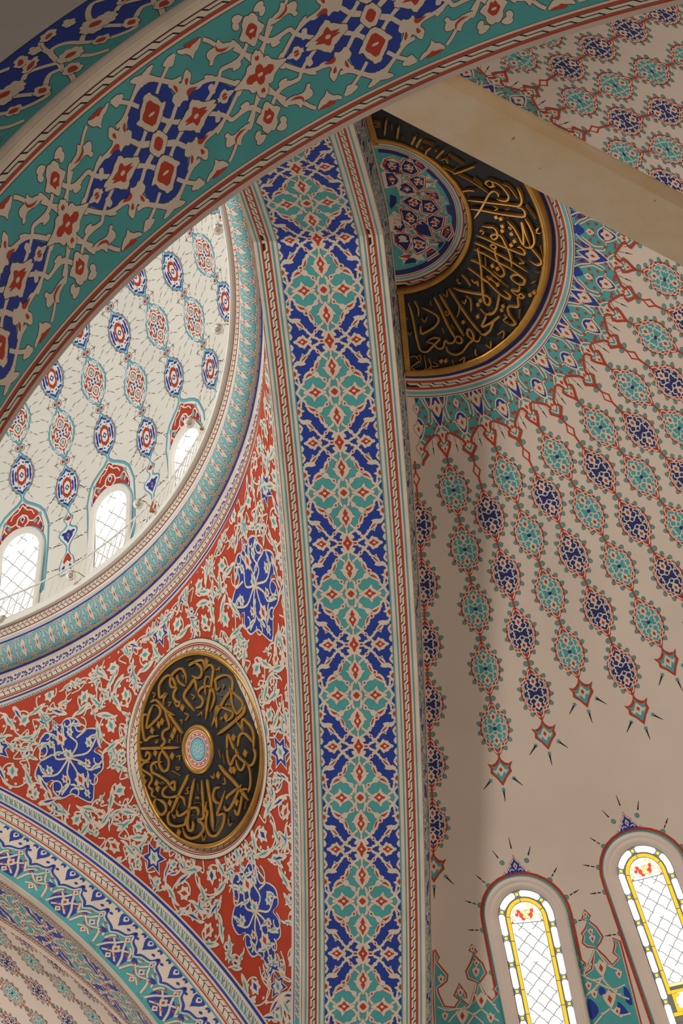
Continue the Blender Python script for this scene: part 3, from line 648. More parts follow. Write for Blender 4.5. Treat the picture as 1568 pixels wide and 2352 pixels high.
r2 = nt.nodes.new('ShaderNodeValToRGB'); r2.color_ramp.elements[0].position = .24; r2.color_ramp.elements[0].color = (.35, .27, .18, 1); r2.color_ramp.elements[1].position = .29; r2.color_ramp.elements[1].color = (1, 1, 1, 1)
mx = nt.nodes.new('ShaderNodeMixRGB'); mx.blend_type = 'MULTIPLY'; mx.inputs[0].default_value = .7
nt.links.new(tc.outputs['Object'], no.inputs['Vector']); nt.links.new(tc.outputs['Object'], n2.inputs['Vector']); nt.links.new(no.outputs['Fac'], rp.inputs['Fac']); nt.links.new(n2.outputs['Fac'], r2.inputs['Fac'])
nt.links.new(rp.outputs['Color'], mx.inputs[1]); nt.links.new(r2.outputs['Color'], mx.inputs[2]); nt.links.new(mx.outputs[0], b_.inputs['Base Color']); b_.inputs['Roughness'].default_value = .7
MATS['beam'] = m_
bd = np.array([.806, .592, 0]); bd /= np.linalg.norm(bd); bn = np.array([bd[1], -bd[0], 0])
f0 = np.array([1.307, -4.026, 2.5]); f1 = np.array([1.595, -4.056, 2.5]); wb_ = (f1-f0) @ bn
mid = f0 + bn*wb_/2
s_start = (-4.49 - mid[1])/bd[1] - .12; s_end = 4.6; hb = .095
beam = box_obj('tie_beam', mid + bd*(s_start+s_end)/2 + [0, 0, hb/2], bd*(s_end-s_start), bn*wb_, np.array([0, 0, hb]), MATS['beam'])
tag(beam, 'plain cream plaster beam crossing diagonally under the right half dome', 'beam', None, 'structure')
# ================================================================ main dome
PD = rad(6.5255)*DRR
DP0, DPS, DT0, DT1, DTS = rad(70.525), rad(6.504), rad(20.06), rad(16.45), rad(6.5255)
def dome_map(ph, th):
    def fn(V):
        V = A2(V); t = th + V[:, 1]/DRR; return np.stack([ph - V[:, 0]/(DRR*np.cos(np.clip(t, 0, 1.45))), t], 1)
    return fn
def ray_marks(t, pts, P):
    for x, y, dx, dy in pts:
        for sx in (1, -1):
            n = math.hypot(dx, dy); ux, uy = sx*dx/n, dy/n; px, py = -uy, ux
            b = np.array([sx*x, y])*P; u = np.array([ux, uy]); v = np.array([px, py])
            t.poly([b - v*.020*P, b + u*.050*P, b + v*.020*P], 'o', 1.0); t.poly([b - v*.013*P, b + u*.038*P, b + v*.013*P], 'w', 1.2)
            t.rib([b + u*.075*P, b + u*.095*P], .009*P, 'o', 1, sm=0); t.rib([b + u*.105*P, b + u*.175*P], .013*P, 'o', 1, w1=.003*P, sm=0)
def dome_med(kind, P):
    t = Tile()
    half = A2([0, .52, .014, .45, .045, .405, .065, .37, .11, .345, .12, .305, .165, .275, .175, .23, .205, .195, .208, .14, .24, .09, .238, .04, .26, 0])*P
    full = np.vstack([half, half[-2::-1]*[1, -1], half[1:]*[-1, -1], half[-2:0:-1]*[-1, 1]])
    ray_marks(t, [(.11, .385, .5, .9), (.205, .285, .8, .6), (.235, .13, 1, .25), (.26, .0, 1, 0), (.235, -.13, 1, -.25), (.205, -.285, .8, -.6), (.11, -.385, .5, -.9)], P)
    t.poly(full, 'd', 2, .006*P, 'b'); t.poly(slim(full, .030*P, .92), 'w', 2.4); inn = slim(full, .056*P, .83)
    W = .020*P; q = Tile()
    if kind == 'r':
        t.poly(inn, 'r', 2.7)
        q.rib(A2([.02, .36, .05, .32, .09, .33, .12, .28, .16, .27, .16, .22])*P, W, 'w', 3); q.rib(A2([0, .27, .045, .23, .075, .16, .04, .09, 0, .075])*P, W*1.3, 'w', 3)
        q.rib(A2([.075, .16, .12, .13, .16, .08, .15, .03])*P, W*1.2, 'w', 3); q.rib(A2([.11, .26, .085, .22, .12, .18, .17, .2])*P, W, 'w', 3); q.rib(A2([.05, .04, .10, .06, .12, .02, .10, -.02])*P, W*1.3, 'w', 3); q.rib(A2([.18, .15, .19, .08, .20, 0])*P, W, 'w', 3)
        q.poly(A2([0, .235, .03, .20, .05, .14, 0, .10])*P, 'w', 3.3); q.poly(A2([0, .205, .024, .175, .024, .14, 0, .125])*P, 'd', 4)
        q.poly(A2([.07, .075, .11, .10, .13, .07, .10, .05])*P, 'd', 3.4); q.poly(A2([.12, .21, .14, .235, .155, .18, .135, .165])*P, 'd', 3.4); q.poly(A2([.165, .10, .185, .12, .19, .07, .17, .06])*P, 'd', 3.4)
        q.poly(A2([0, .075, .06, .05, .075, 0, 0, 0])*P, 'w', 3.3); q.poly(A2([.012, .062, .042, .047, .048, .012, .012, .012])*P, 'b', 4)
        q.poly(A2([.02, .31, .04, .29, .05, .265, .03, .265])*P, 'w', 3.2); q.poly(A2([.0, .385, .012, .36, .0, .33])*P, 'b', 3.2)
    else:
        t.poly(inn, 'w', 2.7)
        q.poly(A2([0, .40, .035, .34, .075, .315, .10, .275, .075, .265, .055, .29, .03, .30, 0, .34])*P, 'b', 3)
        q.poly(A2([.085, .255, .125, .245, .165, .20, .13, .185, .105, .205, .07, .21])*P, 'b', 3); q.poly(A2([.14, .165, .17, .14, .19, .06, .18, .0, .15, .0, .145, .06, .15, .10])*P, 'b', 3)
        q.poly(A2([.10, .12, .13, .08, .135, .0, .105, .0, .095, .05])*P, 'b', 3); q.poly(A2([.03, .275, .06, .25, .05, .225, .025, .235])*P, 'b', 3.1)
        q.poly(A2([.0, .215, .04, .185, .08, .14, .095, .06, .085, .0, .055, .0, .06, .06, .045, .10, .0, .135])*P, 'r', 3); q.poly(A2([0, .065, .045, 0, 0, 0])*P, 'b', 3); q.poly(A2([0, .034, .02, 0, 0, 0])*P, 'w', 3.5)
        q.poly(A2([.165, .225, .20, .235, .195, .265, .155, .255])*P, 'r', 3); q.rib(A2([.085, .335, .11, .345, .13, .31])*P, W, 'r', 3); q.rib(A2([.205, .15, .212, .07, .215, 0])*P, W*.8, 'r', 3)
        q.poly(A2([.06, .205, .08, .19, .075, .165, .05, .175])*P, 'd', 3.2)
    t.add(q.mirror4())
    if kind == 'b': t.a = [(V*[1.05, .90], T, c, l) for V, T, c, l in t.a]
    else: t.a = [(V*[1.12, 1.04], T, c, l) for V, T, c, l in t.a]
    return t
def dome_link(P):
    t = Tile()
    for sx in (1, -1):
        t.poly(A2([sx*.01, .055, sx*.05, .065, sx*.095, .035, sx*.095, -.035, sx*.05, -.065, sx*.01, -.055])*P, 'o', 1); t.poly(A2([sx*.01, .046, sx*.048, .055, sx*.085, .03, sx*.085, -.03, sx*.048, -.055, sx*.01, -.046])*P, 'w', 1.3)
        t.poly(A2([sx*.022, .026, sx*.05, .035, sx*.07, .018, sx*.07, -.018, sx*.05, -.035, sx*.022, -.026])*P, 'r', 2)
        t.rib(A2([sx*.12, 0, sx*.145, 0])*P, .009*P, 'o', 1, sm=0); t.rib(A2([sx*.155, 0, sx*.24, 0])*P, .013*P, 'o', 1, w1=.003*P, sm=0)
    t.rib(A2([0, .09, 0, -.09])*P, .03*P, 'd', 2.2, .004*P, 'b', sm=0); return t
def dome_end(P):
    """flared foot of a chain between two windows: two small blossoms"""
    t = Tile()
    h = A2([0, .62, .02, .55, .06, .50, .10, .47, .09, .42, .05, .38, .04, .32, .10, .27, .17, .24, .20, .18, .16, .10, .10, .03, .04, -.06, .03, -.16, .06, -.24, .12, -.30, .16, -.42, .15, -.62]); f = np.vstack([h, h[::-1]*[-1, 1]])*P
    ray_marks(t, [(.18, .26, .8, .6), (.17, .06, .9, -.4)], P)
    t.poly(f, 'd', 2, .006*P, 'b'); t.poly(slim(f, .024*P, .95), 'w', 2.4)
    for sx in (1, -1):
        t.poly(A2([0, .24, sx*.05, .2, sx*.11, .21, sx*.15, .18, sx*.10, .15, sx*.09, .09, sx*.04, .04, 0, -.02, 0, .06, sx*.03, .12, 0, .17])*P, 'b', 3)
        t.poly(A2([0, .50, sx*.04, .46, sx*.07, .45, sx*.05, .43, 0, .41])*P, 'r', 3); t.poly(A2([0, -.20, sx*.05, -.26, sx*.09, -.35, sx*.06, -.40, 0, -.34])*P, 'r', 3); t.poly(A2([sx*.05, -.42, sx*.10, -.46, sx*.10, -.56, sx*.04, -.5])*P, 'b', 3)
    t.poly(A2([0, .155, .03, .12, 0, .08, -.03, .12])*P, 'r', 3.5); return t
def dome_crown(P):
    """red flowered ogee hood over a dome window; origin at the centre of the window arch"""
    t = Tile(); r = .262
    hood = A2([0, .62, .02, .56, .06, .52, .13, .48, .20, .43, .25, .37, .275, .30, .30, .22, .30, .10, .302, .0, 0.298, -.12, .298, -.30, 0.292, -.48]); f = np.vstack([hood, [[0.24, -.48]], [[-.24, -.48]], hood[::-1]*[-1, 1]])
    t.poly(f, 'd', 2, .004, 'b'); t.poly(slim(f, .016, .96), 'w', 2.4)
    t.rib(arch_path(r+.006, -.5), .016, 'd', 4.5, .003, 'b', sm=0)
    g = np.vstack([hood[1:8]*[.82, .92], [[.235, .10]], [[.16, .20]], [[0, .25]], [[-.16, .20]], [[-.235, .10]], (hood[1:8]*[.82, .92])[::-1]*[-1, 1]]); t.poly(g, 'r', 2.7)
    q = Tile(); W = .011
    q.rib(A2([0, .50, .05, .44, .10, .42, .13, .37]), W, 'w', 3); q.rib(A2([0, .40, .05, .37, .06, .31, .02, .28]), W*1.3, 'w', 3); q.rib(A2([.06, .33, .12, .31, .17, .34, .2, .30, .17, .25]), W*1.2, 'w', 3); q.rib(A2([.2, .3, .23, .22, .21, .16]), W, 'w', 3)
    q.rib(A2([.02, .46, .06, .48, .09, .46]), W, 'w', 3); q.poly(A2([0, .395, .03, .36, 0, .31, -.0, .31]), 'w', 3.3); q.poly(A2([0, .375, .018, .355, 0, .33]), 'b', 4); q.poly(A2([.12, .30, .15, .33, .17, .29, .14, .27]), 'd', 3.4); q.poly(A2([.17, .36, .2, .38, .22, .34, .19, .33]), 'd', 3.4); q.poly(A2([.2, .24, .22, .26, .23, .2, .21, .2]), 'b', 3.4)
    t.add(q.mirror2())
    t2 = Tile()
    ray_marks(t2, [(.26, .36, .7, .7), (.30, .2, 1, .1), (.295, -.05, 1, -.1), (.29, -.3, 1, -.1)], 1.0)
    for V, T, c, l in t2.a: t.a.append((V, T, c, l))
    return t
d = Deco(S_DOME, 0.045)
d.grid(rad(-20), rad(110), 70, rad(0), rad(75), 50, 'w')
mr, mb, lk, en, cr = dome_med('r', PD), dome_med('b', PD), dome_link(PD), dome_end(PD), dome_crown(PD)
for k in range(-2, 13):
    ph = DP0 - k*DPS
    if k % 2 == 0:
        d.stamp(cr, dome_map(ph, rad(17.1)))
        for j in range(1, 8):
            sc = min(1, math.cos(DT0+j*DTS)/.80)
            kind = ('b', 'r', 'r', 'b')[j % 4] if j < 4 else ('r', 'b')[j % 2]
            kind = {1: 'b', 2: 'r', 3: 'b'}.get(j, kind)
            d.stamp(mb if kind == 'b' else mr, dome_map(ph, DT0 + j*DTS)); d.stamp(lk, dome_map(ph, DT0 + (j + (.49 if kind == 'b' else .53))*DTS), dl=3)
    else:
        d.stamp(en, dome_map(ph, DT1-.003))
        for j in range(1, 8):
            kind = {1: 'b', 2: 'r', 3: 'b', 4: 'r'}.get(j, 'b')
            d.stamp(mb if kind == 'b' else mr, dome_map(ph, DT1 + j*DTS)); d.stamp(lk, dome_map(ph, DT1 + (j + (.49 if kind == 'b' else .53))*DTS), dl=3)
o = d.build('ceiling_dome'); tag(o, 'white main dome with chains of red and blue medallions above round arched windows', 'dome', None, 'structure')
# ================================================================ cornice ring of the dome
PROF = [(4.90, 7.56, 0), (4.849, 7.58, 0), (4.80, 7.655, 1), (4.75, 7.735, 2), (4.742, 7.79, 3), (4.738, 7.832, 4), (4.742, 7.86, 5), (4.742, 7.90, 6), (4.728, 7.94, 7), (4.705, 7.962, 8)]
c0, c1 = np.array([4.69, 7.975]), np.array([4.545, 8.148])
tor = []
for i in range(0, 17):
    q = math.pi*i/16; mdl = (c0+c1)/2; hx = (c1-c0)/2; nr = np.array([-hx[1], -hx[0]]); nr = np.array([-.766, -.643])*np.linalg.norm(hx)
    tor.append(mdl - hx*math.cos(q) + nr*math.sin(q)*.62)
PROF2 = [(r, z) for r, z, _ in PROF] + [tuple(v) for v in tor] + [(4.535, 8.165), (4.51, 8.175), (4.49, 8.215), (4.466, 8.250), (4.445, 8.240), (4.430, 8.238), (4.422, 8.248), (4.422, 8.30), (4.62, 8.31), (4.86, 8.36)]
PR = np.array(PROF2); PL = np.concatenate([[0], np.cumsum(np.linalg.norm(np.diff(PR, axis=0), axis=1))])
def pl_of(i): return PL[i]
def f_ring(uv):                        # u = azimuth, v = length along the cornice profile
    r = np.interp(uv[:, 1], PL, PR[:, 0]); z = np.interp(uv[:, 1], PL, PR[:, 1])
    return np.stack([XC + r*np.cos(uv[:, 0]), r*np.sin(uv[:, 0]), z], 1)
S_RING2 = Surf(f_ring, lambda P: np.stack([XC-P[:, 0], -P[:, 1], 7.2-P[:, 2]], 1))
d = Deco(S_RING2, 0.05)
A0, A1 = rad(-14), rad(108)
for i in range(len(PL)-1): d.grid(A0, A1, 330, PL[i], PL[i+1], 1, 'c' if i < 27 else 'm')
iT0, iT1 = 10, 26
def band(a, b, c, lay=0): d.strip(A0, A1, a, b, c, lay, 330, max(1, int((b-a)/.012)))
L = PL
seg = lambda i, f: L[i] + (L[i+1]-L[i])*f
# rope, blue line, red lines, braid, turquoise line, cove
band(L[1]+.0, L[1]+.012, 'b'); band(L[1]+.022, L[3]-.060, 't'); band(L[3]-.050, L[3]-.036, 'b'); band(L[3]-.022, L[3]-.010, 'r')
band(L[3]-.004, L[5]-.020, 'k'); band(L[5]-.012, L[5]-.001, 'r'); band(L[5]+.010, L[5]+.020, 'd')
band(L[5]+.026, L[9]-.012, 'c')
band(L[9]+.001, L[9]+.016, 'b', 1); band(L[iT0]+.003, L[iT1]-.004, 'd')
band(L[iT1]+.004, L[iT1]+.018, 'b', 1); band(L[28]+.010, L[28]+.016, 'r'); band(L[28]+.018, L[30]-.010, 'k'); band(L[30]-.007, L[30]-.002, 'r')
NB = 150
step = (A1-A0)
n = int(step*4.8/.050); run(d, rope_tile(), n, lambda V: np.stack([A0 + V[:, 1]*.050/4.8, L[1]+.022 + V[:, 0]*(L[3]-.060-L[1]-.022)], 1))
n = int(step*4.74/.058); run(d, braid_tile(), n, lambda V: np.stack([A0 + V[:, 1]*.058/4.74, L[3]-.002 + V[:, 0]*(L[5]-.022-L[3]+.002)], 1))
n = int(step*4.5/.050); run(d, braid_tile(), n, lambda V: np.stack([A0 + V[:, 1]*.050/4.5, L[28]+.019 + V[:, 0]*(L[30]-.011-L[28]-.019)], 1))
# blue arabesque in the cove
cv = Tile()
for sy in (0, 1):
    f = (lambda x, y: (x, y)) if sy == 0 else (lambda x, y: (x+.5, 1-y))
    cv.poly([f(.05, .10), f(.20, .25), f(.30, .55), f(.22, .80), f(.10, .60), f(.0, .35)], 'b', 1, sm=2); cv.poly([f(.34, .12), f(.46, .20), f(.42, .42), f(.30, .34)], 'b', 1, sm=2)
    cv.poly([f(.32, .60), f(.45, .62), f(.42, .88), f(.30, .85)], 'b', 1, sm=2); cv.rib([f(.0, .05), f(.25, .15), f(.5, .05)], .06, 'd', 1); cv.poly([f(.15, .42), f(.19, .52), f(.15, .62), f(.11, .52)], 'r', 2)
    cv.rib([f(.02, .2), f(.2, .5), f(.4, .55), f(.5, .8)], .035, 'c', 1.5)
n = int(step*4.73/.155); run(d, cv, n, lambda V: np.stack([A0 + V[:, 1]*0 + V[:, 0]*.155/4.73, L[5]+.034 + V[:, 1]*(L[9]-.02-L[5]-.034)], 1)) if False else None
for i in range(n := int(step*4.73/.155)):
    d.stamp(cv, lambda V, i=i: np.stack([A0 + (V[:, 0]+i)*.155/4.73, L[5]+.034 + V[:, 1]*(L[9]-.020-L[5]-.034)], 1))
# torus ornament
tt = Tile()
fl = np.array([[0, -.30], [.10, -.20], [.16, -.16], [.13, 0], [.16, .16], [.10, .20], [0, .30], [-.10, .20], [-.16, .16], [-.13, 0], [-.16, -.16], [-.10, -.20]])
tt.poly(fl*[.9, 1] + [.5, .5], 'c', 3, .012, sm=2); tt.poly(np.array([[0, -.10], [.05, 0], [0, .10], [-.05, 0]]) + [.5, .5], 'r', 4)
for q in ([0, .10, .12, .16, .22, .34, .30, .40, .38, .45], [0, .90, .12, .84, .22, .66, .30, .60, .38, .55], [1, .10, .88, .16, .78, .34, .70, .40, .62, .45], [1, .90, .88, .84, .78, .66, .70, .60, .62, .55], [0, .10, .0, .3, .04, .5, 0, .7, 0, .90], [1, .10, 1., .3, .96, .5, 1, .7, 1, .90], [.0, .0, .2, .12, .5, .04, .8, .12, 1, 0], [0, 1, .2, .88, .5, .96, .8, .88, 1, 1]):
    tt.rib(A2(q), .045, 'c', 2, .010)
for x, y in ((.25, .07), (.75, .07), (.25, .93), (.75, .93), (.0, .5), (1, .5), (.19, .26), (.81, .26), (.19, .74), (.81, .74)):
    tt.poly(np.array([[-.09, 0], [0, -.055], [.09, 0], [0, .055]]) + [x, y], 'c', 2.4); tt.poly(np.array([[-.06, 0], [0, -.035], [.06, 0], [0, .035]]) + [x, y], 'r', 3)
NTOR = int(step*4.58/.158)
for i in range(NTOR):
    d.stamp(tt, lambda V, i=i: np.stack([A0 + (V[:, 0]+i)*.158/4.58, L[iT0]+.004 + V[:, 1]*(L[iT1]-L[iT0]-.009)], 1), lmax=.035)
o = d.build('trim_dome_cornice', None, lambda P: (P[:, 0] < -WA - .002) & (P[:, 1] < BAY - .002)); tag(o, 'curved cornice ring under the dome with a bulging turquoise roll and braided bands', 'cornice', None, 'structure')
# ================================================================ pendentive
TA_ = 0.56370                       # slope of the field at its middle
def pend_map(V):                    # local q (to the left in the picture), y (up), metric, origin on the 45 degree line
    z = 6.6 + V[:, 1]*.826; return np.stack([rad(44.85) + V[:, 0]/rho(z), z], 1)
d = Deco(S_PEND, 0.045, .0012, .0003)
zz = np.linspace(4.0, 7.62, 70); yA = np.sqrt(RA*RA - zz*zz) - EC; pA = np.arctan2(yA, BAY); pB = math.pi/2 - pA
pA2 = np.minimum(pA, rad(45)-.0005); pB2 = np.maximum(pB, rad(45)+.0005)
def pfn(uv):
    i = uv[:, 1]; z = np.interp(i, np.arange(70), zz); a = np.interp(i, np.arange(70), pA2); b = np.interp(i, np.arange(70), pB2)
    return np.stack([a + (b-a)*uv[:, 0], z], 1)
d.grid(0, 1, 60, 0, 69, 69, 'r', pfn)
def edge_strip(m0, m1, c, lay, side=0):
    def fn(uv):
        i = uv[:, 1]; z = np.interp(i, np.arange(70), zz); a = np.interp(i, np.arange(70), pA2); m = (m0 + (m1-m0)*uv[:, 0])/rho(z)
        return np.stack([a + m if side == 0 else rad(90) - a - m, z], 1)
    d.strip(0, 1, 12, 69, c, lay, 1, 60, fn)
edge_strip(0, .135, 'c', 9); edge_strip(.092, .103, 'b', 10); edge_strip(.025, .084, 't', 10)
def edgemap(V):
    z = 4.7 + V[:, 1]*.045; a = np.interp(z, zz, pA2); return np.stack([a + (.025 + .059*V[:, 0])/rho(z), z], 1)
run(d, rope_tile(), 63, edgemap, None, None, 10)
edge_strip(0, .045, 'c', 9, 1); edge_strip(.0, .026, 'b', 10, 1)
# arabesque of the red field
RNG = random.Random(11)
def inside(q, y, mrg=.06):
    z = 6.6 + y*.826
    if z > 7.56 or z < 4.6: return False
    a = np.interp(z, zz, pA); qm = (rad(44.85)-a)*rho(z)
    return abs(q) < qm - .10 - mrg*.3
def blossom(t, x, y, s, c, rot=0.0, lay=5):
    f = np.array([[0, -.10], [.03, -.055], [.075, -.05], [.062, -.005], [.075, .04], [.03, .05], [0, .11], [-.03, .05], [-.075, .04], [-.062, -.005], [-.075, -.05], [-.03, -.055]])*s
    R_ = np.array([[math.cos(rot), math.sin(rot)], [-math.sin(rot), math.cos(rot)]])
    t.poly(f@R_ + [x, y], 'c', lay, .0022, 'o', 2); t.poly((np.array([[0, -.05], [.028, 0], [0, .055], [-.028, 0]])*s)@R_ + [x, y], c, lay+1)
def leaf(t, x, y, s, rot, col='t', lay=4, flip=1):
    f = np.array([[-.11, .0], [-.06, .028], [-.015, .026], [.02, .052], [.035, .028], [.085, .04], [.14, .025], [.155, .0], [.10, .008], [.05, -.018], [0, -.028], [-.06, -.022]])*[s, s*flip]
    g = np.array([[-.05, .012], [-.01, .016], [.03, .02], [.09, .012], [.03, .002], [-.01, -.004]])*[s, s*flip]
    R_ = np.array([[math.cos(rot), math.sin(rot)], [-math.sin(rot), math.cos(rot)]])
    t.poly(f@R_ + [x, y], 'c', lay, .0020, 'o', 2); t.poly(g@R_ + [x, y], col, lay+1)
def bud(t, x, y, s, lay=4):
    t.oval((x, y), .022*s, .022*s, 'c', lay, .0018, 7)
half_t = Tile()
BLUE = []      # cobalt panels: (centre q, centre y, size, rot)
def cobalt(t, cx, cy, sx, sy, rot=0):
    o = A2([0, .50, .05, .40, .14, .42, .24, .36, .27, .26, .22, .20, .34, .16, .44, .06, .40, -.06, .28, -.08, .33, -.18, .28, -.30, .16, -.32, .10, -.40, 0, -.52]); f = np.vstack([o, o[-2:0:-1]*[-1, 1]])
    R_ = np.array([[math.cos(rot), math.sin(rot)], [-math.sin(rot), math.cos(rot)]]); M = lambda p: (A2(p)*[sx, sy])@R_ + [cx, cy]
    t.poly(M(f), 'c', 3, .002, 'o', 3); t.poly(M(f*[.95, .96]), 'b', 3.4, sm=3)
    for q in ([-.36, .02, -.2, -.05, 0, .02, .2, -.05, .36, .02], [0, .46, 0, .3, .03, .1, 0, -.1, 0, -.46], [-.22, .34, -.1, .25, -.14, .1, 0, .02], [.22, .34, .1, .25, .14, .1, 0, .02], [-.26, -.26, -.12, -.2, -.1, -.1, 0, .02], [.26, -.26, .12, -.2, .1, -.1, 0, .02], [-.24, .30, -.30, .18, -.16, .16], [.24, .30, .30, .18, .16, .16]):
        t.rib(M(smooth(A2(q), 4)), .016, 'c', 4.2, .003, sm=0)
    for (x, y), s, c in (((0, .26), .75, 'r'), ((0, -.24), .75, 'r'), ((.26, .03), .5, 't'), ((-.26, .03), .5, 't')):
        p = M([x, y])[0]; blossom(t, p[0], p[1], s, c, rot, 5)
    for lx, ly, lr in ((.25, .25, .09), (-.25, .25, .09), (.27, -.17, .08), (-.27, -.17, .08), (.12, -.33, .06), (-.12, -.33, .06), (.13, .36, .05), (-.13, .36, .05)):
        tt_ = np.linspace(0, 4.9, 9) + (0.6 if lx > 0 else 2.2); t.rib(M(np.stack([lx + lr*np.cos(tt_)*np.linspace(1, .5, 9), ly + lr*np.sin(tt_)*np.linspace(1, .5, 9)], 1)), .013, 'c', 4.1, .002, sm=3)
    for x, y, s_, c_ in ((.12, .26, .45, 't'), (-.12, .26, .45, 't'), (.15, -.14, .42, 'r'), (-.15, -.14, .42, 'r'), (0, .06, .6, 't'), (0, .40, .4, 't'), (0, -.40, .4, 't')):
        p = M([x, y])[0]; blossom(t, p[0], p[1], s_, c_, rot, 5)
    for x, y in ((.2, .3), (-.2, .3), (.2, -.22), (-.2, -.22), (.1, .14), (-.1, -.12), (.33, .06), (-.33, .06), (.06, .33), (-.06, .33), (.06, -.30), (-.06, -.30)):
        p = M([x, y])[0]; leaf(t, p[0], p[1], .55, RNG.uniform(0, 6.28), 't', 4.6)
    BLUE.append((cx, cy, max(sx, sy)*.42))
def small_cobalt(t, cx, cy, s, rot=0):
    f = A2([0, .5, .12, .2, .4, .22, .25, 0, .4, -.22, .12, -.2, 0, -.5, -.12, -.2, -.4, -.22, -.25, 0, -.4, .22, -.12, .2])*s
    R_ = np.array([[math.cos(rot), math.sin(rot)], [-math.sin(rot), math.cos(rot)]])
    t.poly(f@R_*1.18 + [cx, cy], 'c', 3, .004); t.poly(f@R_ + [cx, cy], 'b', 3.4); blossom(t, cx, cy, .7, 't', rot, 5); BLUE.append((cx, cy, s*.42))
cobalt(half_t, 1.335, .53, .92, .80, -.15)
small_cobalt(half_t, .86, -.52, .26); small_cobalt(half_t, 2.0, .86, .26, .5)
mid_t = Tile()
cobalt(mid_t, 0.0, -1.38, .66, .92); small_cobalt(mid_t, 0, 1.04, .24); small_cobalt(mid_t, 0, -1.98, .22)
RR = .80
pts = []
def ok(q, y, r, pts):
    if not inside(q, y, r*.35) or math.hypot(q, y) < RR + r*.9: return False
    for a, b, c in BLUE:
        if math.hypot(q-a, y-b) < c + r*.75: return False
    return all(math.hypot(q-a, y-b) > (r+c)*.90 for a, b, c in pts)
for r in (.175, .145, .115, .09, .068, .05, .036, .026):
    for _ in range(5200):
        q, y = RNG.uniform(0, 3.2), RNG.uniform(-2.3, 1.25)
        if q > r*.6 and ok(q, y, r, pts): pts.append((q, y, r))
for n1, (q, y, r) in enumerate(pts):
    if r < .03:
        a0 = RNG.uniform(0, 6.28); leaf(half_t, q, y, .42, a0, 't', 4.2); bud(half_t, q + .035*math.cos(a0+2), y + .035*math.sin(a0+2), .8); continue
    a0 = RNG.uniform(0, 6.28); dr = RNG.choice((1, -1)); n_ = 14 if r > .08 else 10
    near_ = sorted(((math.hypot(q-a, y-b), a, b, c) for a, b, c in pts if (a, b) != (q, y)))[:3]
    if near_:
        _, a, b, c = near_[0]; a0 = math.atan2(b-y, a-q)
        for dd_, a, b, c in near_[:2]:
            g = math.atan2(b-y, a-q); half_t.rib([(q + r*.95*math.cos(g+.7), y + r*.95*math.sin(g+.7)), (q + (dd_*.5)*math.cos(g), y + (dd_*.5)*math.sin(g)), (a - c*.9*math.cos(g-.7), b - c*.9*math.sin(g-.7))], .013, 'c', 3.6, .002, sm=4)
    th = a0 + dr*np.linspace(0, 5.6, n_); rr = np.linspace(1.08, .36, n_)*r
    half_t.rib(np.stack([q + rr*np.cos(th), y + rr*np.sin(th)], 1), .015 if r > .08 else .012, 'c', 3.8, .002, sm=2)
    blossom(half_t, q, y, min(.75, .26 + 2.8*r), RNG.choice(('t', 't', 'b', 'r')), RNG.uniform(0, 6.28))
    for i in range(0, n_-3, 3 if r < .1 else 3):
        if r < .06 and i > 3: break
        R2 = rr[i]*1.10; x2, y2 = q + R2*math.cos(th[i]), y + R2*math.sin(th[i])
        if RNG.random() < .8: leaf(half_t, x2, y2, (.92 if r > .1 else .62), -th[i] - dr*1.2 + RNG.uniform(-.4, .4), RNG.choice(('t', 't', 't', 'b')), 4.3, dr)
        else: bud(half_t, x2, y2, .9)
    for i in range(1, n_-4, 2): bud(half_t, q + rr[i]*.80*math.cos(th[i]), y + rr[i]*.80*math.sin(th[i]), .65)
field = half_t.mirror2().add(mid_t)
def pclip(P):
    z = P[:, 2]; ph = np.arctan2(P[:, 1], P[:, 0]-XC); a = np.interp(z, zz, pA); r = rho(z)
    return ((ph - a)*r > .13) & ((math.pi/2 - a - ph)*r > .035) & (z < 7.59)
d.stamp(field, pend_map, None, pclip)
# braided ring around the roundel
def ringP(V): return pend_map(np.stack([V[:, 0]*np.sin(V[:, 1]), V[:, 0]*np.cos(V[:, 1])], 1))
for a, b, c in ((.70, .838, 'c'), (.80, .806, 'k'), (.782, .794, 'r'), (.716, .778, 'k'), (.834, .842, 'o')): d.strip(a, b, 0, 2*math.pi, c, 11 if c == 'c' else 12, 1, 110, ringP)
nb = 62
run(d, braid_tile(), nb, lambda V: ringP(np.stack([.717 + .06*V[:, 0], V[:, 1]*2*math.pi/nb], 1)), None, None, 12)
o = d.build('pendentive_wall'); tag(o, 'red painted pendentive with white vines around the round calligraphy board', 'pendentive', None, 'structure')
# ================================================================ far arch on the left: face, soffit, half dome behind
d = Deco(S_LFACE, 0.14, .0010, .0003, .6)
T0, T1 = rad(36), rad(78)
d.grid(T0, T1, 60, RL_IN, 8.10, 6, 'c')
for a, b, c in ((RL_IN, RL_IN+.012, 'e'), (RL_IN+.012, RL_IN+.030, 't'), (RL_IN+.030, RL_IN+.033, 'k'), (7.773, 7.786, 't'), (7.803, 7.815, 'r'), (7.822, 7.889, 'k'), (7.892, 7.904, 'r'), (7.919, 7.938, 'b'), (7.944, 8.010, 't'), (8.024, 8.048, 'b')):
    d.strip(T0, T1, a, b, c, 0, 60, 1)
n = int((T1-T0)*7.85/.072); run(d, braid_tile(), n, lambda V: np.stack([T0 + V[:, 1]*.072/7.85, 7.823 + .066*V[:, 0]], 1))
n = int((T1-T0)*7.98/.056); run(d, rope_tile(), n, lambda V: np.stack([T0 + V[:, 1]*.056/7.98, 7.944 + .066*V[:, 0]], 1))
CP = .0876
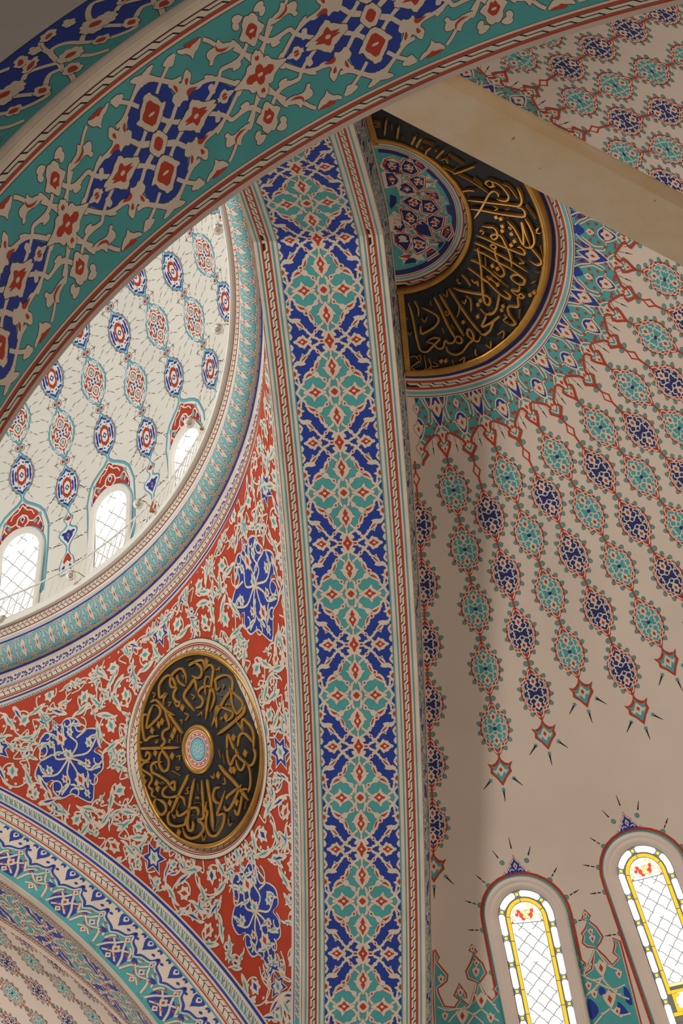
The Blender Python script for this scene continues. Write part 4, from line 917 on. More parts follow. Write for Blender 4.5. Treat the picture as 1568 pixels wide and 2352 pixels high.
def crest_band():
    """x along (one period = two crests), y from the arch edge (0) to the border (1)"""
    t = Tile(); P = lambda q, c, l, sm=2: t.poly(A2(q), c, l, sm=sm)
    P([0, 0, 1, 0, 1, .52, .94, .60, .80, .66, .72, .80, .68, .66, .54, .62, .48, .52, .42, .62, .30, .70, .25, .86, .20, .70, .06, .62, 0, .52], 't', 1)
    t.rib(A2([0, .52, .06, .62, .20, .70, .25, .88, .30, .70, .42, .62, .48, .52, .54, .62, .68, .68, .73, .84, .78, .68, .94, .60, 1, .52]), .04, 'b', 3); t.rib(A2([0, .47, .06, .56, .19, .64, .25, .78, .31, .64, .41, .56, .48, .46, .55, .56, .67, .62, .73, .74, .79, .62, .93, .54, 1, .47]), .025, 'c', 3)
    P([.10, .05, .42, .02, .48, .28, .40, .44, .25, .52, .12, .44, .04, .28], 'b', 1.5)
    for q in ([.04, .05, .10, .25, .18, .40, .25, .55, .32, .40, .40, .25, .46, .05], [.10, .45, .25, .32, .40, .45], [.12, .08, .25, .2, .38, .08], [.5, .05, .56, .3, .66, .42, .73, .56, .80, .42, .90, .3, .96, .05], [.58, .38, .73, .25, .88, .38], [.62, .1, .73, .18, .84, .1], [.48, .30, .54, .44, .62, .50], [.98, .3, .92, .44, .84, .5], [.02, .3, .06, .46, .14, .54], [.47, .34, .42, .48, .36, .54]):
        t.rib(A2(q), .035, 'c', 2.5, .006)
    for x, y, s, c in ((.25, .30, 1, 'r'), (.73, .36, .8, 'b'), (.25, .62, .7, 'r'), (.73, .62, .6, 'b'), (.25, .08, .7, 'r'), (.73, .10, .7, 'r')):
        t.poly(A2([0, .12, .035, .05, .07, .03, .05, -.04, 0, -.12, -.05, -.04, -.07, .03, -.035, .05])*s + [x, y], 'c', 3.4, .006); t.poly(A2([0, .055, .024, 0, 0, -.055, -.024, 0])*s + [x, y], c, 4)
    for x, y in ((.12, .52), (.38, .52), (.60, .56), (.86, .56), (.08, .36), (.42, .36), (.56, .36), (.90, .36), (.18, .18), (.32, .18), (.66, .24), (.80, .24)):
        t.poly(A2([-.03, 0, 0, -.03, .035, 0, 0, .03]) + [x, y], 'r', 3)
    P([.52, .34, .58, .40, .62, .34, .58, .46, .50, .46], 'b', 2.8); P([.94, .34, .88, .40, .84, .34, .88, .46, .98, .46], 'b', 2.8)
    # cream counter-crests with blue fret at the border
    for x in (0, .48, 1):
        P([x-.09, 1, x-.07, .86, x-.04, .80, x, .72, x+.04, .80, x+.07, .86, x+.09, 1], 'b', 2); P([x-.045, .95, x, .85, x+.045, .95, x, 1.0], 'c', 3); P([x-.022, .95, x, .91, x+.022, .95, x, .985], 'b', 3.5); P([x-.016, .76, x, .70, x+.016, .76, x, .82], 'b', 3)
    for x in (.16, .33, .65, .82): P([x-.035, 1, x-.03, .92, x, .96, x+.03, .92, x+.035, 1], 'b', 2); P([x-.05, .80, x-.02, .77, x+.01, .81, x-.02, .84], 'b', 2)
    return t
cb = crest_band()
for i in range(-1, 9):
    d.stamp(cb, lambda V, i=i: np.stack([.8967 + CP*.25 - CP*(i-2) - V[:, 0]*CP, RL_IN+.034 + V[:, 1]*(7.770-RL_IN-.034)], 1))
o = d.build('far_arch_wall'); tag(o, 'arch face at lower left with blue and turquoise crested arabesque and braided border', 'arch', None, 'structure')
d = Deco(S_LSOF, 0.06)
d.grid(T0, T1, 60, 0, TL, 6, 'c')
for a, b, c in ((.10, .112, 't'), (.13, .142, 'r'), (.145, .18, 'k'), (.183, .195, 'r'), (.21, .222, 't'), (.24, .80, 'b'), (.81, .822, 't'), (.83, .842, 'r'), (.845, .88, 'k'), (.883, .895, 'r')):
    d.strip(T0, T1, a*TL/1.0, b*TL, c, 0, 60, 1)
for a in (.145, .845): run(d, chain_tile(), 80, lambda V, a=a: np.stack([T0 + V[:, 1]*.0094, (a + .035*V[:, 0])*TL], 1))
hf = .28*TL; ful3 = Tile()
for V, T, c, l in full.a: ful3.a.append((np.stack([np.clip(V[:, 0]*.92, -hf, hf), V[:, 1]], 1), T, c, l))
for k in range(0, 9): d.stamp(ful3, lambda V, k=k: np.stack([T0 + (V[:, 1] + k*DS)/RL_IN, V[:, 0] + .52*TL], 1))
o = d.build('far_soffit_wall'); tag(o, 'steeply foreshortened underside of the lower left arch in blue and turquoise', 'arch underside', None, 'structure')
d = Deco(S_LSEMI, 0.045)
d.grid(rad(-2), rad(100), 50, 0.5, 5.2, 40, 'p')
_ls = np.linspace(0, 9, 200); _lr = RSL*np.sin(math.asin(EC/RSL)+_ls/RSL) - EC
def lmap(ph, s0):
    def fn(V):
        s = s0 - V[:, 1]; r = np.interp(s, _ls, _lr); return np.stack([ph - V[:, 0]/r, s], 1)
    return fn
mt2, mn2, kn2 = medallion('t', .395), medallion('n', .395), knob_pair(.375)
for i, (ph, s, odd) in enumerate(((-1.2, 2.12, 1), (7.7, 2.50, 0), (15.0, 2.19, 1), (24.0, 1.935, 0), (33.2, 2.10, 1), (42.2, 1.93, 0), (51.2, 2.1, 1), (60.2, 1.93, 0), (69.2, 2.1, 1))):
    for j in range(-2, 6):
        if s + j*.375 < 1.2: continue
        d.stamp(mt2 if odd else mn2, lmap(rad(ph), s + j*.375)); d.stamp(kn2, lmap(rad(ph), s + (j+.5)*.375))
o = d.build('ceiling_far_semidome'); tag(o, 'pink half dome seen through the lower left arch with small medallion chains', 'half dome', None, 'structure')
# ================================================================ windows
def glow(key, name, col, strength):
    m, nt, b = nodes(name); tc = nt.nodes.new('ShaderNodeTexCoord'); no = nt.nodes.new('ShaderNodeTexNoise'); no.inputs['Scale'].default_value = 2.5
    rp = nt.nodes.new('ShaderNodeValToRGB'); rp.color_ramp.elements[0].color = (*[c*.9 for c in col], 1); rp.color_ramp.elements[1].color = (*col, 1)
    nt.links.new(tc.outputs['Object'], no.inputs['Vector']); nt.links.new(no.outputs['Fac'], rp.inputs['Fac'])
    b.inputs['Base Color'].default_value = (*[c*.6 for c in col], 1); b.inputs['Roughness'].default_value = .15
    nt.links.new(rp.outputs['Color'], b.inputs['Emission Color']); b.inputs['Emission Strength'].default_value = strength; MATS[key] = m
glow('W', 'daylit_white_glass', (1.0, .99, .96), 1.15); glow('Y', 'daylit_yellow_glass', (1.0, .78, .03), .95); glow('A', 'daylit_amber_glass', (1.0, .60, .03), 1.0)
glow('B', 'daylit_blue_glass', (.20, .28, .92), .75); glow('E', 'daylit_red_glass', (.92, .10, .05), .8); glow('L', 'daylit_pale_yellow_glass', (1.0, .86, .42), .9)
paint('x', 'lead_came', (.30, .30, .26), var=.1); paint('v', 'pale_lattice', (.46, .45, .40), var=.05)
def quatre_lattice(t, pitch, xr, y0, y1, col, w, lay, ok):
    h = pitch/2
    nx = int(xr/h) + 2; ny0 = int(y0/h) - 2; ny1 = int(y1/h) + 2
    seg_ = np.array([[0, 0], [.22, .10], [.30, .30], [.42, .42], [.58, .58], [.70, .70], [.90, .78], [1, 1]]); 
    for i in range(-nx, nx+1):
        for j in range(ny0, ny1+1):
            if (i + j) % 2: continue
            for dx in (1, -1):
                p = np.stack([(i + dx*seg_[:, 0])*h, (j + seg_[:, 1])*h], 1)
                k = np.array([ok(*q) for q in p])
                if k.sum() >= 2:
                    idx = np.where(k)[0]; t.rib(p[idx[0]:idx[-1]+1], w, col, lay, sm=0)
def arch_poly(r, yb, n=22):
    return arch_path(r, yb, n)
def stained_glass(yb=-1.03):
    t = Tile(); R0, R1, R2 = .205, .150, .119
    t.poly(arch_poly(R0, yb), 'x', 1)
    # outer border: white panes, blue corners and yellow bosses
    pathlen = lambda r: math.pi*r
    def at(s, r):                       # s along the outer border from the crown, + to the right
        q = math.pi*.178/2
        if abs(s) <= q: a = math.pi/2 - s/.178; return (r*math.cos(a), r*math.sin(a))
        return (math.copysign(r, s), -(abs(s)-q))
    per = .186
    for k in range(-7, 8):
        c = (k + .5)*per - .035; lo, hi = c - per*.40, c + per*.40
        if -(abs(c) - .28) < yb + .04: continue
        P = [at(s, .156) for s in np.linspace(lo+.012, hi-.012, 7)] + [at(hi, .167), at(hi, .189)] + [at(s, .200) for s in np.linspace(hi-.012, lo+.012, 7)] + [at(lo, .189), at(lo, .167)]
        t.poly(P, 'W', 2)
        b = k*per - .035; x, y = at(b, .178)
        if y < yb + .02: continue
        for ds in (-.020, .020):
            for rr_, rs in ((.160, .170), (.197, .187)):
                t.poly([at(b+ds*1.45, rr_), at(b+ds*.15, rr_), at(b+ds*.75, rs)], 'B', 2)
        t.oval((x, y), .0125, .0125, 'Y', 3, .002, 10, 0, 'x')
    # amber frame
    n_ = 9
    t.poly(arch_poly(R1-.002, yb+.06), 'x', 2)
    edge = [];
    def at2(s, r):
        q = math.pi*.134/2
        if abs(s) <= q: a = math.pi/2 - s/.134; return (r*math.cos(a), r*math.sin(a))
        return (math.copysign(r, s), -(abs(s)-q))
    for k in range(-8, 8):
        lo, hi = k*.17-.02 + .003, (k+1)*.17-.02 - .003
        if -(max(abs(lo), abs(hi)) - .21) < yb + .07: continue
        t.poly([at2(s, R2+.002) for s in np.linspace(lo, hi, 8)] + [at2(s, R1-.005) for s in np.linspace(hi, lo, 8)], 'A', 3)
    fy = -.028; cy_ = -.76
    t.poly(np.vstack([arch_poly(R2, cy_)]), 'W', 4)
    # flowered lunette
    t.rib([(-R2, fy), (R2, fy)], .005, 'x', 6, sm=0); t.rib(arch_path(R2, cy_), .004, 'x', 6, sm=0)
    rg = random.Random(3)
    for rr_, n_, c0_ in ((.100, 11, 'L'), (.075, 9, 'W'), (.050, 6, 'E'), (.024, 4, 'L')):
        for i in range(n_):
            a = math.pi*(i+.5)/n_; x, y = rr_*math.cos(a), fy + .022 + rr_*math.sin(a)*1.02
            cc = rg.choice((c0_, 'L', 'L', 'W', 'E' if rr_ < .08 else 'W')); s = .0155
            t.poly([(x+s*math.cos(q), y+s*math.sin(q)) for q in (a, a+1.2, a+2.2, a+3.4, a+4.6)], cc, 5, .0022, 'x')
    for sx in (1, -1):
        t.poly([(sx*.018, .03), (sx*.045, .05), (sx*.050, .015), (sx*.03, -.005)], 'E', 5.5, .002, 'x'); t.poly([(sx*R2*.98, fy+.002), (sx*R2*.80, fy+.004), (sx*R2*.92, fy+.02)], 'E', 5.5)
    t.oval((0, .02), .017, .02, 'L', 5.6, .002, 8, 0, 'x')
    quatre_lattice(t, .104, R2, cy_, fy, 'y', .0055, 5, lambda x, y: abs(x) < R2 and cy_ < y < fy)
    # lower rail and bottom panel
    for y in (cy_, cy_ - .045):
        for a, b in ((-R2, -.002), (.002, R2)): t.poly([(a, y), (b, y), (b, y-.020), (a, y-.020)], 'A' if y < cy_-.01 else 'L', 5, .002, 'x')
    t.poly([(-R2, cy_-.066), (R2, cy_-.066), (R2, yb+.05), (-R2, yb+.05)], 'W', 4)
    for sx in (1, -1):
        for y, sy in ((cy_-.070, -1), (yb+.075, 1)):
            t.poly([(sx*R2, y), (sx*(R2-.06), y), (sx*(R2-.05), y+sy*.02), (sx*(R2-.025), y+sy*.03), (sx*(R2-.02), y+sy*.055), (sx*R2, y+sy*.065)], 'A', 5, .003, 'x')
    t.poly([(-R1, yb+.05), (R1, yb+.05), (R1, yb+.075), (-R1, yb+.075)], 'A', 5.5, .002, 'x')
    return t
def frame_mesh(name, prof, yb, fn, surf, mat, parent):
    """moulded architrave swept along the window arch; prof = (radius, projection)"""
    rows = [surf.at(fn(arch_path(r, yb, 28)), h) for r, h in prof]
    V = np.stack(rows, 1); n, m = V.shape[:2]
    i, j = np.meshgrid(np.arange(n-1), np.arange(m-1), indexing='ij'); a = (i*m+j).ravel(); F = np.stack([a, a+1, a+m+1, a+m], 1)
    cap = []
    return mesh_from(name, W3(V.reshape(-1, 3)), F, [mat], None, parent, True)
sg = stained_glass()
SPROF = [(.300, 0), (.300, .016), (.290, .030), (.272, .034), (.262, .024), (.254, .026), (.240, .032), (.226, .026), (.216, .012), (.208, .010), (.203, .001)]
LB = {0: 'arched stained glass window with yellow border nearer the central arch', 1: 'arched stained glass window at the right edge of the picture', 2: 'stained glass window beyond the right edge'}
for i, (ph, st) in enumerate(WIN):
    fn = win_map(ph, st); e = empty('window_%d' % (i+1), W3(S_SEMI.at(fn([[0, -1.08]]), 0)[0])); e['kind'] = 'structure'; tag(e, LB[i], 'window', None, 'structure')
    off = Matrix.Translation(-e.location)
    fr = frame_mesh('frame', SPROF, -1.08, fn, S_SEMI, MATS['q'], e)
    sill = mesh_from('sill', W3(np.vstack([S_SEMI.at(fn(np.array([[-.30, -1.08], [.30, -1.08], [.30, -1.12], [-.30, -1.12]])), h) for h in (0, .05)])), [[4, 5, 6, 7], [0, 1, 5, 4], [3, 2, 6, 7], [0, 4, 7, 3], [1, 2, 6, 5]], [MATS['m']], None, e)
    dg = Deco(S_SEMI, .2, .004, .0006); dg.stamp(sg, fn); gl = dg.build('stained_glass', e)
    for c in (fr, sill, gl): c.matrix_parent_inverse = off
# small windows round the foot of the main dome
def lattice_glass():
    t = Tile(); t.poly(arch_poly(.201, -.78), 'W', 1)
    quatre_lattice(t, .170, .199, -.78, .199, 'v', .0085, 2, lambda x, y: (abs(x) < .199 and -.78 < y <= 0) or (y > 0 and math.hypot(x, y) < .199)); return t
lg = lattice_glass()
DPROF = [(.262, 0), (.262, .022), (.254, .034), (.242, .036), (.236, .022), (.230, .026), (.218, .030), (.210, .016), (.203, .008), (.199, .002)]
near_txt = ['leftmost dome window above the railing, cut by the picture edge', 'second dome window from the left above the railing', 'third dome window from the left, seen at a slant behind the railing']
for i, k in enumerate((0, 2, 4, 6, 8)):
    fn = dome_map(DP0 - k*DPS, rad(17.1)); e = empty('window_%d' % (i+3), W3(S_DOME.at(fn(np.array([[0, -.8]])), 0)[0])); off = Matrix.Translation(-e.location)
    tag(e, near_txt[i] if i < 3 else 'dome window hidden behind the cornice, number %s round the ring' % ('four', 'five')[i-3], 'window', None, 'structure')
    fr = frame_mesh('frame', DPROF, -.80, fn, S_DOME, MATS['m'], e); dg = Deco(S_DOME, .2, .003, .0006); dg.stamp(lg, fn); gl = dg.build('lattice_glass', e)
    for c in (fr, gl): c.matrix_parent_inverse = off
# ================================================================ calligraphy boards
def strokes(txt, sc=1/2000.):
    out = []
    for l in txt.split(';'):
        h, c = l.split(':'); out.append((h[0], float(h[1:])*sc, A2([float(x) for x in c.split(',')])*sc))
    return out
def relief(name, st, place, h0, h1, mat, parent, wmul=1.0):
    """raised letters: every pen stroke an extruded ribbon with a broad nib (thin at the ends)"""
    Vs, Fs, n = [], [], 0
    for kind, w, p in st:
        w *= wmul
        if kind == 'D':
            c = p[0]; ring = np.array([[0, w*.72], [w*.62, 0], [0, -w*.72], [-w*.62, 0]])@np.array([[.94, .34], [-.34, .94]]) + c
            V = np.vstack([place(ring, h1), place(ring, h0)]); F = [[0, 1, 2, 3]] + [[i, (i+1) % 4, 4+(i+1) % 4, 4+i] for i in range(4)]
        else:
            q = smooth(p, 5); m = len(q); t = np.gradient(q, axis=0); t /= np.maximum(np.linalg.norm(t, axis=1), 1e-9)[:, None]
            nr = np.stack([-t[:, 1], t[:, 0]], 1); s = np.linspace(0, 1, m)
            ww = w*(.62 + .38*np.abs(np.sin(np.arctan2(t[:, 1], t[:, 0]) - .6)))*np.minimum(1, np.minimum(s*7 + .35, (1-s)*6 + .25))
            L_, R_ = q + nr*ww[:, None]/2, q - nr*ww[:, None]/2
            V = np.vstack([place(L_, h1), place(R_, h1), place(L_, h0), place(R_, h0)])
            F = []
            for i in range(m-1):
                F += [[i, i+1, m+i+1, m+i], [2*m+i, 2*m+i+1, i+1, i], [m+i, m+i+1, 3*m+i+1, 3*m+i]]
            F += [[0, m, 3*m, 2*m], [m-1, 2*m-1, 4*m-1, 3*m-1]]
        Vs.append(V); Fs += [[a+n for a in f] for f in F]; n += len(V)
    return mesh_from(name, W3(np.vstack(Vs)), Fs, [mat], None, parent, False)
def lathe_ring(name, prof, place, mat, parent, n=96, a0=0, a1=2*math.pi):
    """ring of the given (radius, height) section laid out by place()"""
    t = np.linspace(a0, a1, n+1); V = np.stack([place(np.stack([r*np.sin(t), r*np.cos(t)], 1), h) for r, h in prof], 1); m = len(prof)
    i, j = np.meshgrid(np.arange(n), np.arange(m-1), indexing='ij'); a = (i*m+j).ravel(); F = np.stack([a, a+1, a+m+1, a+m], 1)
    return mesh_from(name, W3(V.reshape(-1, 3)), F, [mat], None, parent, True)
RC = np.array([-1.82915, 3.77679, 6.58309]); E1 = np.array([-.70587, .70834, 0]); E2 = np.array([-.39929, -.39790, .82598]); EN = np.array([-.58508, -.58304, -.56369])
RC = RC + E1*-.03 + E2*-.014
def on_round(q, h): q = A2(q); return RC + q[:, :1]*E1 + q[:, 1:]*E2 + EN*h
e = empty('calligraphy_roundel', W3(RC)); tag(e, 'round black board of gold calligraphy on the red pendentive', 'calligraphy board')
off = Matrix.Translation(-e.location)
kids = [lathe_ring('board', [(.0, .012), (.15, .012), (.735, .012), (.735, -.045)], on_round, MATS['s'], e), lathe_ring('rim', [(.742, -.05), (.745, .016), (.738, .026), (.718, .026), (.710, .018), (.710, .011)], on_round, MATS['g'], e),
        lathe_ring('hub_rim', [(.186, .010), (.186, .020), (.178, .030), (.158, .030), (.150, .022), (.148, .011)], on_round, MATS['g'], e)]
rd = Deco(Surf(lambda uv: on_round(uv, .0145), lambda P: np.tile(EN, (len(P), 1))), 5, .0004, .0004)
T = Tile(); ci = lambda r, c, l: T.oval((0, 0), r, r, c, l, 0, 48)
ci(.149, 'c', 1); ci(.136, 'r', 2); ci(.129, 'c', 3); ci(.106, 'r', 5); ci(.100, 'c', 6); ci(.090, 'b', 7); ci(.084, 'd', 8)
for i in range(14):
    a0 = i*2*math.pi/14; T.poly([(r*math.sin(a), r*math.cos(a)) for r, a in [(.122, a0+.05), (.122, a0+.36), (.112, a0+.40), (.112, a0+.09)]], 'r', 4, 0)
for i in range(8):
    a = i*math.pi/4; T.rib([(.012*math.sin(a), .012*math.cos(a)), (.045*math.sin(a+.4), .045*math.cos(a+.4)), (.062*math.sin(a), .062*math.cos(a)), (.045*math.sin(a-.4), .045*math.cos(a-.4)), (.012*math.sin(a), .012*math.cos(a))], .004, 'c', 9)
rd.stamp(T); kids.append(rd.build('hub_painting', e))
kids.append(relief('inscription', strokes("S40:-471,1183,-565,1175,-692,1141,-787,1094,-808,1027,-785,968;S36:-609,1166,-691,1056,-704,956,-630,906,-540,927,-459,1019;S36:-748,946,-830,961,-916,942,-951,860,-894,786,-762,646,-621,512,-509,406,-403,290;S24:-761,846,-670,775,-631,690,-592,605;S33:-443,704,-505,746,-620,734,-730,672,-771,580,-759,480,-684,415,-556,342;S36:-443,704,-491,600,-482,544,-393,517,-281,556;S40:-436,754,-473,856,-471,935,-330,907,-189,878,-128,819,-173,686,-238,526;S30:-147,1205,-141,1091,-234,953;S36:-286,978,-330,1093,-313,1211,-242,1260,-124,1273,-7,1246,61,1175,51,1107,-36,1042,46,1010,97,945,68,867,15,822,46,777,103,809,119,888;S36:-36,1042,-41,1133,-14,1258,54,1312,177,1320,303,1281,369,1192,382,1106,223,1094,313,1051,371,974;S36:629,1165,515,1141,443,1046,390,922,341,833,217,702;S40:341,833,273,609,190,370;S36:592,1098,726,1046,845,955,911,866,733,862,541,881,480,941,503,1032,592,1098;S36:813,1031,874,1081,953,1014,1028,867,1049,722,904,705,709,622;S36:391,876,397,739,422,613,568,623,642,563,636,467,748,450,779,420;S46:1232,677,896,502,354,222;S36:-942,544,-868,541,-882,624,-907,686,-1003,685,-1142,637,-1231,547,-1234,454,-1156,363,-1093,278,-1060,145,-1080,21,-1175,21,-1261,48,-1267,135,-1201,262,-1136,389,-1139,433;S40:-1129,378,-968,347,-817,296,-697,256,-483,140;S36:-745,336,-670,271,-566,56;S33:-745,336,-869,222,-1002,87,-968,31,-802,32;S43:-1285,49,-1232,-40,-988,-55,-730,-49,-524,-34;S33:-1007,-81,-1068,-234,-1066,-277,-1102,-178,-1160,-120,-1210,-193,-1257,-308,-1249,-437,-1182,-548,-1142,-615;S33:-845,-410,-961,-295,-1070,-309,-1142,-423,-1178,-516;S36:-610,-328,-737,-157,-752,-330,-753,-405;S15:-989,823,-1031,792,-1087,805,-1053,748;S15:-819,499,-909,408;S15:301,415,366,305;S15:234,379,300,269;S15:337,628,372,570;S18:-465,1277,-596,1227;S14:258,950,188,919,280,892;S17:-11,622,-74,541,33,507;S15:-272,439,-312,424,-370,438,-354,371;S15:513,1274,469,1217,536,1192;S14:-296,787,-349,711,-273,707;S14:-747,824,-799,809,-803,754;S12:-239,1129,-287,1117,-256,1073;S14:-983,491,-1045,516,-1017,548;S14:-923,252,-974,238,-1014,186;S15:-705,108,-765,128,-738,143,-705,108;S14:146,570,101,560,126,497;S14:842,593,817,549,776,574,812,601;S14:525,461,498,422,543,431,519,387;S14:1205,767,1138,747,1172,733;D61:531,770;D61:631,766;D61:819,769;D61:334,506;D61:423,462;D61:-10,712;D61:-867,1024;D61:-836,96;D61:-832,-254;S36:1221,696,1278,601,1280,508,1169,433,1065,456,1093,540,1180,502;S30:1111,379,1269,440,1361,395,1281,290,1200,186,1216,117,1334,71,1287,-23,1335,-83,1268,-164;S36:848,239,1007,316,1113,311,1143,218,1034,99,902,-63,854,-195,798,-270,736,-166,826,-149,874,-185;S36:761,385,861,346,931,229,893,101,775,85,694,180,736,341,766,419;S33:921,-137,1056,-151,1078,-231,954,-319,770,-391,677,-485,694,-597;S43:386,-228,508,-285,704,-364,883,-454,1056,-532;S40:1275,-175,1356,-226,1353,-350,1283,-446,1158,-450,1116,-380,1159,-281,1275,-175;S36:1061,-499,1151,-544,1178,-652,1063,-755,922,-812,832,-827,758,-745;S36:910,-561,923,-646,794,-681,601,-690,481,-736,452,-811,496,-863;S15:800,-482,919,-557;S43:286,-349,412,-456,562,-604,673,-728,777,-840,804,-946,728,-984,675,-937,650,-875;S40:147,-444,231,-626,308,-795,397,-943,521,-925,473,-1009,477,-1096,644,-1131,831,-1074,921,-977,917,-844;S43:29,-491,69,-620,132,-826,205,-1027,288,-1206;S36:209,-772,289,-865,279,-929,355,-995,414,-1113,394,-1242,264,-1307,99,-1272,-23,-1187,-46,-1110,89,-1056,-27,-982,-143,-908,-258,-835;S36:-176,-733,-62,-703,36,-786,22,-883,-72,-946;S43:-328,-440,-394,-609,-495,-796,-571,-983,-651,-1200;S36:-629,-926,-396,-1040,-238,-1105,-127,-1093,-116,-1013;S36:-215,-946,-297,-929,-531,-933;S33:-566,-1069,-472,-1167,-329,-1269,-297,-1165;S27:-713,-1058,-649,-1009,-555,-1049;S27:-875,-672,-910,-809,-862,-945,-793,-1041,-702,-1096;S33:-620,-312,-563,-446,-563,-565,-689,-513,-818,-494;S30:-711,-555,-693,-664,-737,-746,-862,-695,-796,-571,-780,-459,-781,-399;S33:-1143,-595,-1140,-696,-1044,-777,-930,-775,-868,-683;S18:706,10,563,-150;S17:484,-660,346,-716;S18:1399,-426,1292,-526;S15:209,-1194,104,-1159;S14:-513,-1275,-600,-1189;S15:-482,-343,-447,-481;S17:-441,-231,-409,-364;S14:1021,292,1024,201;S14:1077,6,1046,-49;S14:1022,-8,981,-68;S15:258,-446,298,-546;S15:597,-435,528,-464,525,-397,454,-404;S17:503,139,417,116,465,57;S15:600,-1,566,-49,517,-30,574,1,600,-1;S15:555,-1146,575,-1240,462,-1193;S14:-103,-1213,-85,-1321,-160,-1315;S14:-72,-485,-116,-553,-169,-484;S15:-249,-712,-312,-745,-342,-656;S14:412,-622,380,-608,356,-651,342,-628;S12:637,-791,561,-808;S14:1047,-560,1020,-641,973,-605;D61:1386,266;D61:1394,179;D61:1139,18;D61:1155,-61;D61:924,434;D61:586,199;D61:999,-387;D61:1039,-873;D61:-535,-632;D61:-590,-669;D61:-401,-1098;D61:-944,-576;D61:-231,-561"), on_round, .012, .026, MATS['g'], e, 1.4))
for c in kids: c.matrix_parent_inverse = off
# half-round board at the crown of the half dome
def on_semi(q, h):                      # q: flat layout, x away from the arch, y along it
    q = A2(q); s = np.hypot(q[:, 0], q[:, 1]); ph = np.arctan2(q[:, 0], q[:, 1]); return S_SEMI.at(np.stack([ph, np.maximum(s, 1e-4)], 1), h)
def warp_ring(q):
    q = A2(q); s = np.hypot(q[:, 0], q[:, 1]); ph = np.arctan2(q[:, 0], q[:, 1]); w = ringmap(np.stack([ph, s], 1))[:, 1]; return np.stack([w*np.sin(ph), w*np.cos(ph)], 1)
on_half = lambda q, h: on_semi(warp_ring(q), h)
e = empty('calligraphy_half_roundel', W3((.3, 0, 8.2))); tag(e, 'half round black board of gold calligraphy at the top of the right half dome', 'calligraphy board'); off = Matrix.Translation(-e.location)
H0 = .045; pi_ = math.pi*.985
kids = [lathe_ring('board', [(.585, 0), (.60, H0)] + [(r, H0) for r in np.linspace(.66, 1.18, 9)] + [(1.19, 0)], on_half, MATS['s'], e, 90, .012, pi_),
        lathe_ring('rim', [(1.150, H0), (1.150, H0+.014), (1.158, H0+.020), (1.184, H0+.020), (1.192, H0+.012), (1.194, 0)], on_half, MATS['g'], e, 90, .012, pi_),
        lathe_ring('inner_rim', [(.590, 0), (.592, H0+.012), (.598, H0+.020), (.616, H0+.020), (.624, H0+.012), (.624, H0)], on_half, MATS['g'], e, 90, .012, pi_)]
for sg_, y0_, y1_ in ((1, .60, 1.21), (-1, .68, 1.14)):
    gs = Tile(); gs.poly([(.012, sg_*y) for y in np.linspace(y0_, y1_, 10)] + [(.055, sg_*y) for y in np.linspace(y1_, y0_, 10)], 'g', 1)
    dd = Deco(Surf(lambda uv: on_semi(uv, H0+.012), (0.5, 0, 0)), .15); dd.stamp(gs); kids.append(dd.build('straight_edge', e))
dd = Deco(Surf(lambda uv: on_half(uv, .010), (0.5, 0, 0)), .1, .0008, .0005)
T = Tile()
def half_ring(a, b, c, l):
    t = np.linspace(.0, math.pi, 60); V = np.vstack([np.stack([r*np.sin(t), r*np.cos(t)], 1) for r in (a, b)]); i = np.arange(59); T.a.append((V, np.vstack([np.stack([i, i+1, 60+i+1], 1), np.stack([i, 60+i+1, 60+i], 1)]), c, l))
half_ring(.001, .515, 't', 1); half_ring(.462, .503, 'n', 1.25)
for i_, (sx_, sy_, sr_) in enumerate(((.213, .048, .075), (.118, .135, .075), (.24, -.12, .075), (.335, .19, .07), (.28, .262, .07), (.135, -.315, .07), (.12, -.02, .05), (.33, -.25, .06), (.40, .02, .05), (.39, -.09, .05), (.175, .36, .055), (.09, .375, .05), (.22, -.40, .05), (.40, .12, .045))):
    a_ = np.arange(10)*math.pi/5 + .3*i_; r_ = np.where(np.arange(10) % 2 == 0, 1., .45)*sr_; st_ = np.stack([sx_ + r_*np.cos(a_), sy_ + r_*np.sin(a_)], 1)
    T.poly(offset(st_, .009), 'c', 1.5); T.poly(offset(st_, .004), 'r', 1.7); T.poly(st_, 'c', 1.8); T.poly(sx_*np.array([1, 0]) + sy_*np.array([0, 1]) + (st_ - [sx_, sy_])*.86, 't', 1.9)
for a, b, c in ((.503, .509, 'r'), (.497, .503, 'c'), (.509, .516, 'c'), (.516, .531, 'd'), (.531, .542, 'c'), (.542, .552, 'r'), (.552, .583, 'k'), (.583, .592, 'r')): half_ring(a, b, c, 6)
NC_ = 15
for i in range(NC_):
    ct = chain_tile()
    T.add(ct, lambda V, i=i: np.stack([(.553+.029*V[:, 0])*np.sin((V[:, 1]+i-.3)*math.pi/NC_), (.553+.029*V[:, 0])*np.cos((V[:, 1]+i-.3)*math.pi/NC_)], 1), 6)
